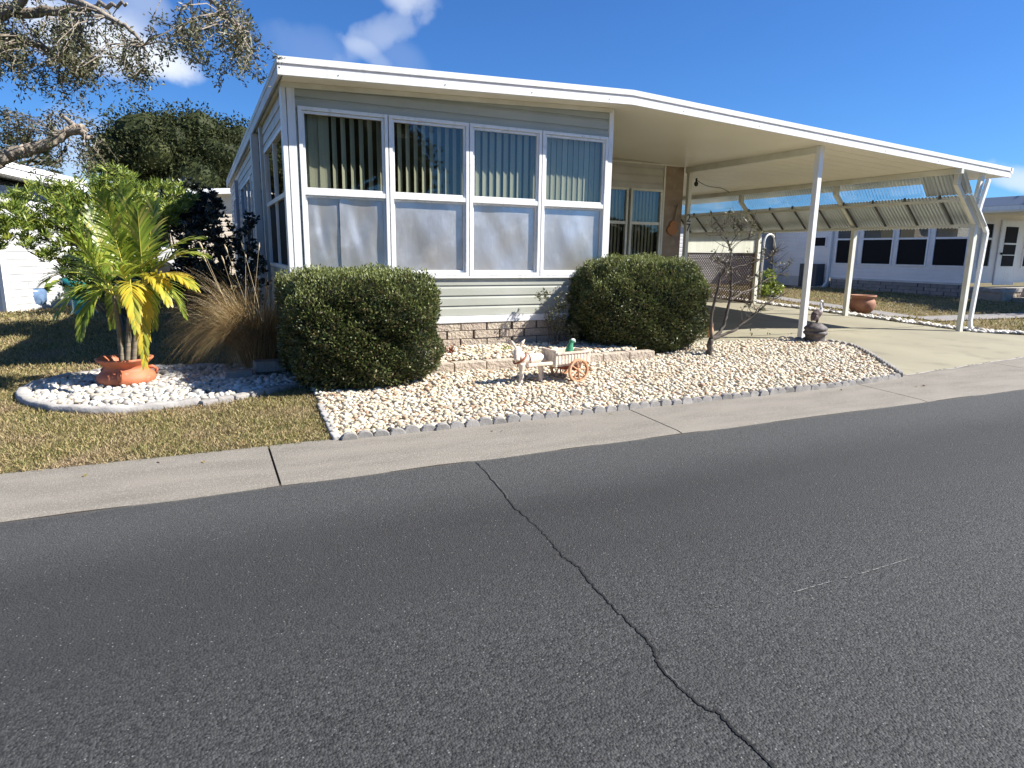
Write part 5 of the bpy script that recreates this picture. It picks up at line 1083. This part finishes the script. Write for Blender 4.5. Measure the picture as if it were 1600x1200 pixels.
for c in lv[1:]:
    for i in range(len(c)//3, len(c)):
        for _q in range(random.choice((0, 1, 1, 2))):
            d = Vector((random.gauss(0, 1), random.gauss(0, .5), random.uniform(-.2, 1.2))).normalized(); q = [c[i], c[i]+d*random.uniform(.06, .15)]; q.append(q[1]+(d+Vector((random.gauss(0, .5), random.gauss(0, .3), .3))).normalized()*random.uniform(.06, .16)); mb.tube(q, [.0055, .004, .0018], 5); tws.append(q)
mb.build('trunk', M['bark_dark'], bt, smooth=True)
C = [tuple(q[2]) for q in tws if random.random() < .35]
for c in lv[4:]: C += [tuple(q) for q in c[len(c)//2:] if random.random() < .28]
C += [tuple(P(1190+random.gauss(0, 18), 520+random.gauss(0, 2), 7.4)) for _ in range(3)]
leaves('foliage', np.repeat(np.array(C), 4, 0)+RNG.normal(0, .02, (len(C)*4, 3)), sph(len(C)*4)+np.array([0, 0, -.2]), .055, .024, M['leaf_oak'], bt, .2)
q = G(1121, 528, .14); mb = MB(); mb.ball((0, 0, 0), (.07, .06, .13), 12, 8); mb.ball((.02, -.01, .1), (.035, .035, .09), 10, 6); mb.xform(lambda v: Vector((q.x+.05, q.y+.25, .22))+v); tag(mb.build('conch_shell', M['orange'], smooth=True), 'orange shell ornament beside the foot of the bare tree', 'shell')

# ------------------------------------------------------------------ pelican on its pedestal
pl = (9.62, 8.02, gz(9.6, 8.0)+.0); pd = empty('stone_pedestal', pl, 'round carved dark stone pedestal at the foot of the front carport post', 'pedestal')
mb = MB(); mb.lathe(pl, [(.0, .0), (.17, 0), (.175, .02), (.165, .04), (.16, .14), (.17, .16), (.195, .175), (.20, .20), (.185, .22), (.17, .235), (.19, .25), (.195, .275), (.165, .31), (.12, .335), (.09, .36), (.0, .365)], 32); mb.build('pedestal_body', M['stone_base'], pd, smooth=True)
X0, Y0, Z0_ = pl[0], pl[1], pl[2]+.36; pe = empty('pelican_statue', (X0, Y0, Z0_), 'brown and white pelican statue standing on the round stone pedestal', 'statue')
T = lambda x, z, y=0: (X0+x, Y0+y, Z0_+z)
mb = MB(); mb.tube([T(-.13, .045), T(-.11, .08), T(-.06, .14), T(0, .17), T(.05, .18), T(.085, .16)], [.012, .035, .068, .078, .062, .02], 16); mb.tube([T(-.01, .09, -.03), T(-.01, .0, -.03)], [.02, .011], 8); mb.tube([T(.03, .09, .03), T(.03, .0, .03)], [.02, .011], 8); mb.ball(T(-.01, .008, -.03), (.035, .018, .010)); mb.ball(T(.04, .008, .03), (.035, .018, .010)); blob('body', mb, M['pelican'], pe, .006, 3)
mb = MB(); mb.tube([T(.04, .17), T(.075, .20), T(.082, .25), T(.066, .30), T(.062, .345)], [.050, .034, .024, .020, .016], 12); mb.ball(T(.072, .375), (.030, .024, .026)); blob('neck', mb, M['white'], pe, .005, 2)
mb = MB(); mb.tube([T(.092, .372), T(.108, .34), T(.110, .28), T(.100, .22), T(.095, .19)], [.014, .017, .017, .012, .004], 10); blob('beak', mb, M['pelican'], pe, .005, 2)
mb = MB(); mb.tube([T(-.14, .05, -.055), T(-.07, .10, -.075), T(.02, .16, -.06)], [.008, .05, .028], 12); mb.xform(lambda v: Vector((v.x, Y0-.052+(v.y-Y0+.06)*.35, v.z))); blob('wing', mb, M['pelican'], pe, .006, 2)

# ------------------------------------------------------------------ donkey and cart
dz = gz(3.6, 6.6)+.03; dk = empty('donkey_statue', (3.30, 6.68, dz), 'small cream plaster donkey statue with a brown collar harnessed to the cart', 'statue')
D_ = lambda x, z, y=0: (3.19+x, 6.66+y+x*.12, dz+z)
mb = MB()
mb.tube([D_(.05, .27), D_(.12, .285), D_(.22, .275), D_(.32, .285), D_(.38, .27)], [.050, .072, .070, .072, .045], 16)
mb.tube([D_(.09, .28), D_(.04, .34, -.01), D_(.00, .40, -.02)], [.068, .052, .042], 14)
mb.tube([D_(.025, .425, -.02), D_(-.01, .39, -.05), D_(-.035, .335, -.09), D_(-.045, .30, -.11)], [.040, .045, .036, .030], 14)
for sx, sy, tx in ((-.03, -.02, -.05), (.04, -.01, .07)): mb.tube([D_(sx+.01, .44, sy), D_(sx+tx*.5, .485, sy), D_(sx+tx, .525, sy-.005)], [.014, .021, .006], 10)
for x, y, fx in ((.06, -.045, -.015), (.09, .045, .02), (.31, -.045, .01), (.36, .04, .03)):
    mb.tube([D_(x, .25, y), D_(x+fx*.4, .16, y), D_(x+fx, .08, y), D_(x+fx*.9, .02, y)], [.040, .027, .021, .026], 12)
mb.tube([D_(.39, .29), D_(.42, .24), D_(.42, .17)], [.014, .012, .014], 8)
blob('body', mb, M['plaster'], dk, .007, 3)
mb = MB()
for x, y, fx in ((.06, -.045, -.015), (.09, .045, .02), (.31, -.045, .01), (.36, .04, .03)): q = D_(x+fx*.9, 0, y); mb.lathe(q, [(.033, -.02), (.032, .012), (.024, .032)], 12)
mb.build('hoof', M['stone_base'], dk, smooth=True)
mb = MB(); c0 = Vector(D_(.055, .30)); ax = Vector((-.55, 0, .8)); ring_ = []
u = Vector((0, 1, 0)); v = ax.cross(u).normalized()
for k in range(21): a = 2*PI*k/20; ring_.append(c0+u*math.cos(a)*.078+v*math.sin(a)*.085)
mb.tube(ring_, .011, 8); mb.tube([Vector(D_(.16, .27))+Vector((0, .083*math.cos(a), .083*math.sin(a))) for a in [2*PI*k/20 for k in range(21)]], .006, 6); mb.build('collar', M['strap'], dk, smooth=True)
mb = MB()
for s in (-1, 1): e = D_(-.005+s*.02, .405, -.055-.0*s); mb.ball(e, .007, 8, 6)
for s in (-1, 1): e = D_(-.05+s*.012, .298, -.135); mb.ball(e, .005, 6, 4)
mb.build('eye', M['black'], dk)
ct = empty('donkey_cart', (3.86, 6.66, dz), 'cream two wheeled ornamental cart with orange spoked wheels', 'cart')
CX, CY = 3.87, 6.70
Ct = lambda x, y, z: Vector((CX, CY, dz))+Matrix.Rotation(.12, 3, 'Z') @ Vector((x, y, z))
mb = MB(); mb.box(-.23, .23, -.13, .13, .20, .225)
mb.box(-.255, -.232, -.15, .15, .20, .395); mb.box(.232, .255, -.15, .15, .20, .365); mb.box(-.231, .231, -.15, -.128, .226, .355); mb.box(-.231, .231, .128, .15, .226, .365)
for k in range(10): mb.box(-.215+k*.046, -.195+k*.046, -.155, -.1505, .235, .345)
mb.box(-.24, .24, -.162, -.1555, .345, .372)
for k in range(4): mb.box(-.262, -.2555, -.13+k*.075, -.10+k*.075, .22, .37)
mb.xform(lambda v: Ct(*v)); mb.build('cart_box', M['plaster'], ct, bevel=.006)
mb = MB()
for y in (-.118, .118): mb.box(-.62, -.2, y-.013, y+.013, .228, .266)
mb.xform(lambda v: Ct(*v)); mb.build('shaft', M['plaster'], ct, bevel=.005)
for s in (-1, 1):
    mb = MB(); y = s*.185; R_ = .142; zc_ = .145; ring_ = [(.05+R_*math.cos(2*PI*k/28)*.93, y, zc_+R_*math.sin(2*PI*k/28)*.93) for k in range(29)]; 
    mb2 = MB(); n = 28
    V = []
    for k in range(n):
        a = 2*PI*k/n
        for r_, yy in ((R_, y-.018), (R_, y+.018), (R_-.026, y+.018), (R_-.026, y-.018)): V.append((.05+r_*math.cos(a), yy, zc_+r_*math.sin(a)))
    mb.add(V, [(k*4+j, ((k+1) % n)*4+j, ((k+1) % n)*4+(j+1) % 4, k*4+(j+1) % 4) for k in range(n) for j in range(4)])
    mb.xform(lambda v: Ct(*v)); w = mb.build('wheel', M['orange'], ct, bevel=.004)
    mb = MB()
    for k in range(8):
        a = 2*PI*k/8+.2; mb.tube([(.05+.02*math.cos(a), y, zc_+.02*math.sin(a)), (.05+.07*math.cos(a), y, zc_+.07*math.sin(a)), (.05+.122*math.cos(a), y, zc_+.122*math.sin(a))], [.012, .008, .013], 8)
    mb.ball((.05, y, zc_), (.03, .028, .03), 12, 8); mb.xform(lambda v: Ct(*v)); mb.build('spoke', M['orange'], w, smooth=True)
mb = MB(); mb.tube([(.05, -.18, .145), (.05, .18, .145)], .014, 8); mb.box(-.1, .1, -.09, .09, .15, .199); mb.xform(lambda v: Ct(*v)); mb.build('axle', M['strap'], ct)
bp_ = Ct(.03, -.02, .225); bd = empty('bird_figurine', bp_, 'green and white parrot figurine perched in the cart', 'figurine'); Q_ = lambda x, z, y=0: (bp_.x+x, bp_.y+y, bp_.z+z)
mb = MB(); mb.tube([Q_(.0, .0), Q_(-.005, .07), Q_(.0, .13), Q_(.01, .18), Q_(.025, .225)], [.02, .046, .050, .040, .028], 14); mb.ball(Q_(.035, .245), (.036, .030, .028)); mb.tube([Q_(-.02, .08, .03), Q_(-.03, .03, .05)], [.03, .01], 10); blob('body', mb, M['birdgreen'], bd, .006, 3)
mb = MB(); mb.tube([Q_(.002, .01, -.032), Q_(.0, .07, -.034), Q_(.0, .12, -.025)], [.038, .036, .010], 12); blob('belly', mb, M['plaster'], bd, .006, 2)
mb = MB(); mb.ball(Q_(.045, .262, -.003), (.030, .024, .016)); mb.tube([Q_(.06, .25), Q_(.078, .24), Q_(.08, .225)], [.014, .009, .003], 8); mb.build('head_cap', M['white'], bd, smooth=True)
# a few fallen leaves and cones on the pebbles, lawn and pavement
n = 240; X = RNG.uniform(-3, 9, n); Y = RNG.uniform(5.0, 7.6, n); ok = [not (y < 5.42 and random.random() < .75) and not (x > .6 and x < 2.8 and y > 6.6) for x, y in zip(X, Y)]; X, Y = X[ok], Y[ok]
C = [(x, y, gz(x, y)+(.075 if .95 < x < 8.6 and y > 5.42 else .03 if y > 5.42 else .012)) for x, y in zip(X, Y)]; D = sph(len(C)); D[:, 2] *= .15
tag(leaves('fallen_leaves', C, D, RNG.uniform(.03, .055, len(C)), .022, M['fountain'], None, .15), 'dry brown leaves scattered over the lawn and pebbles', 'leaves', kind='stuff')
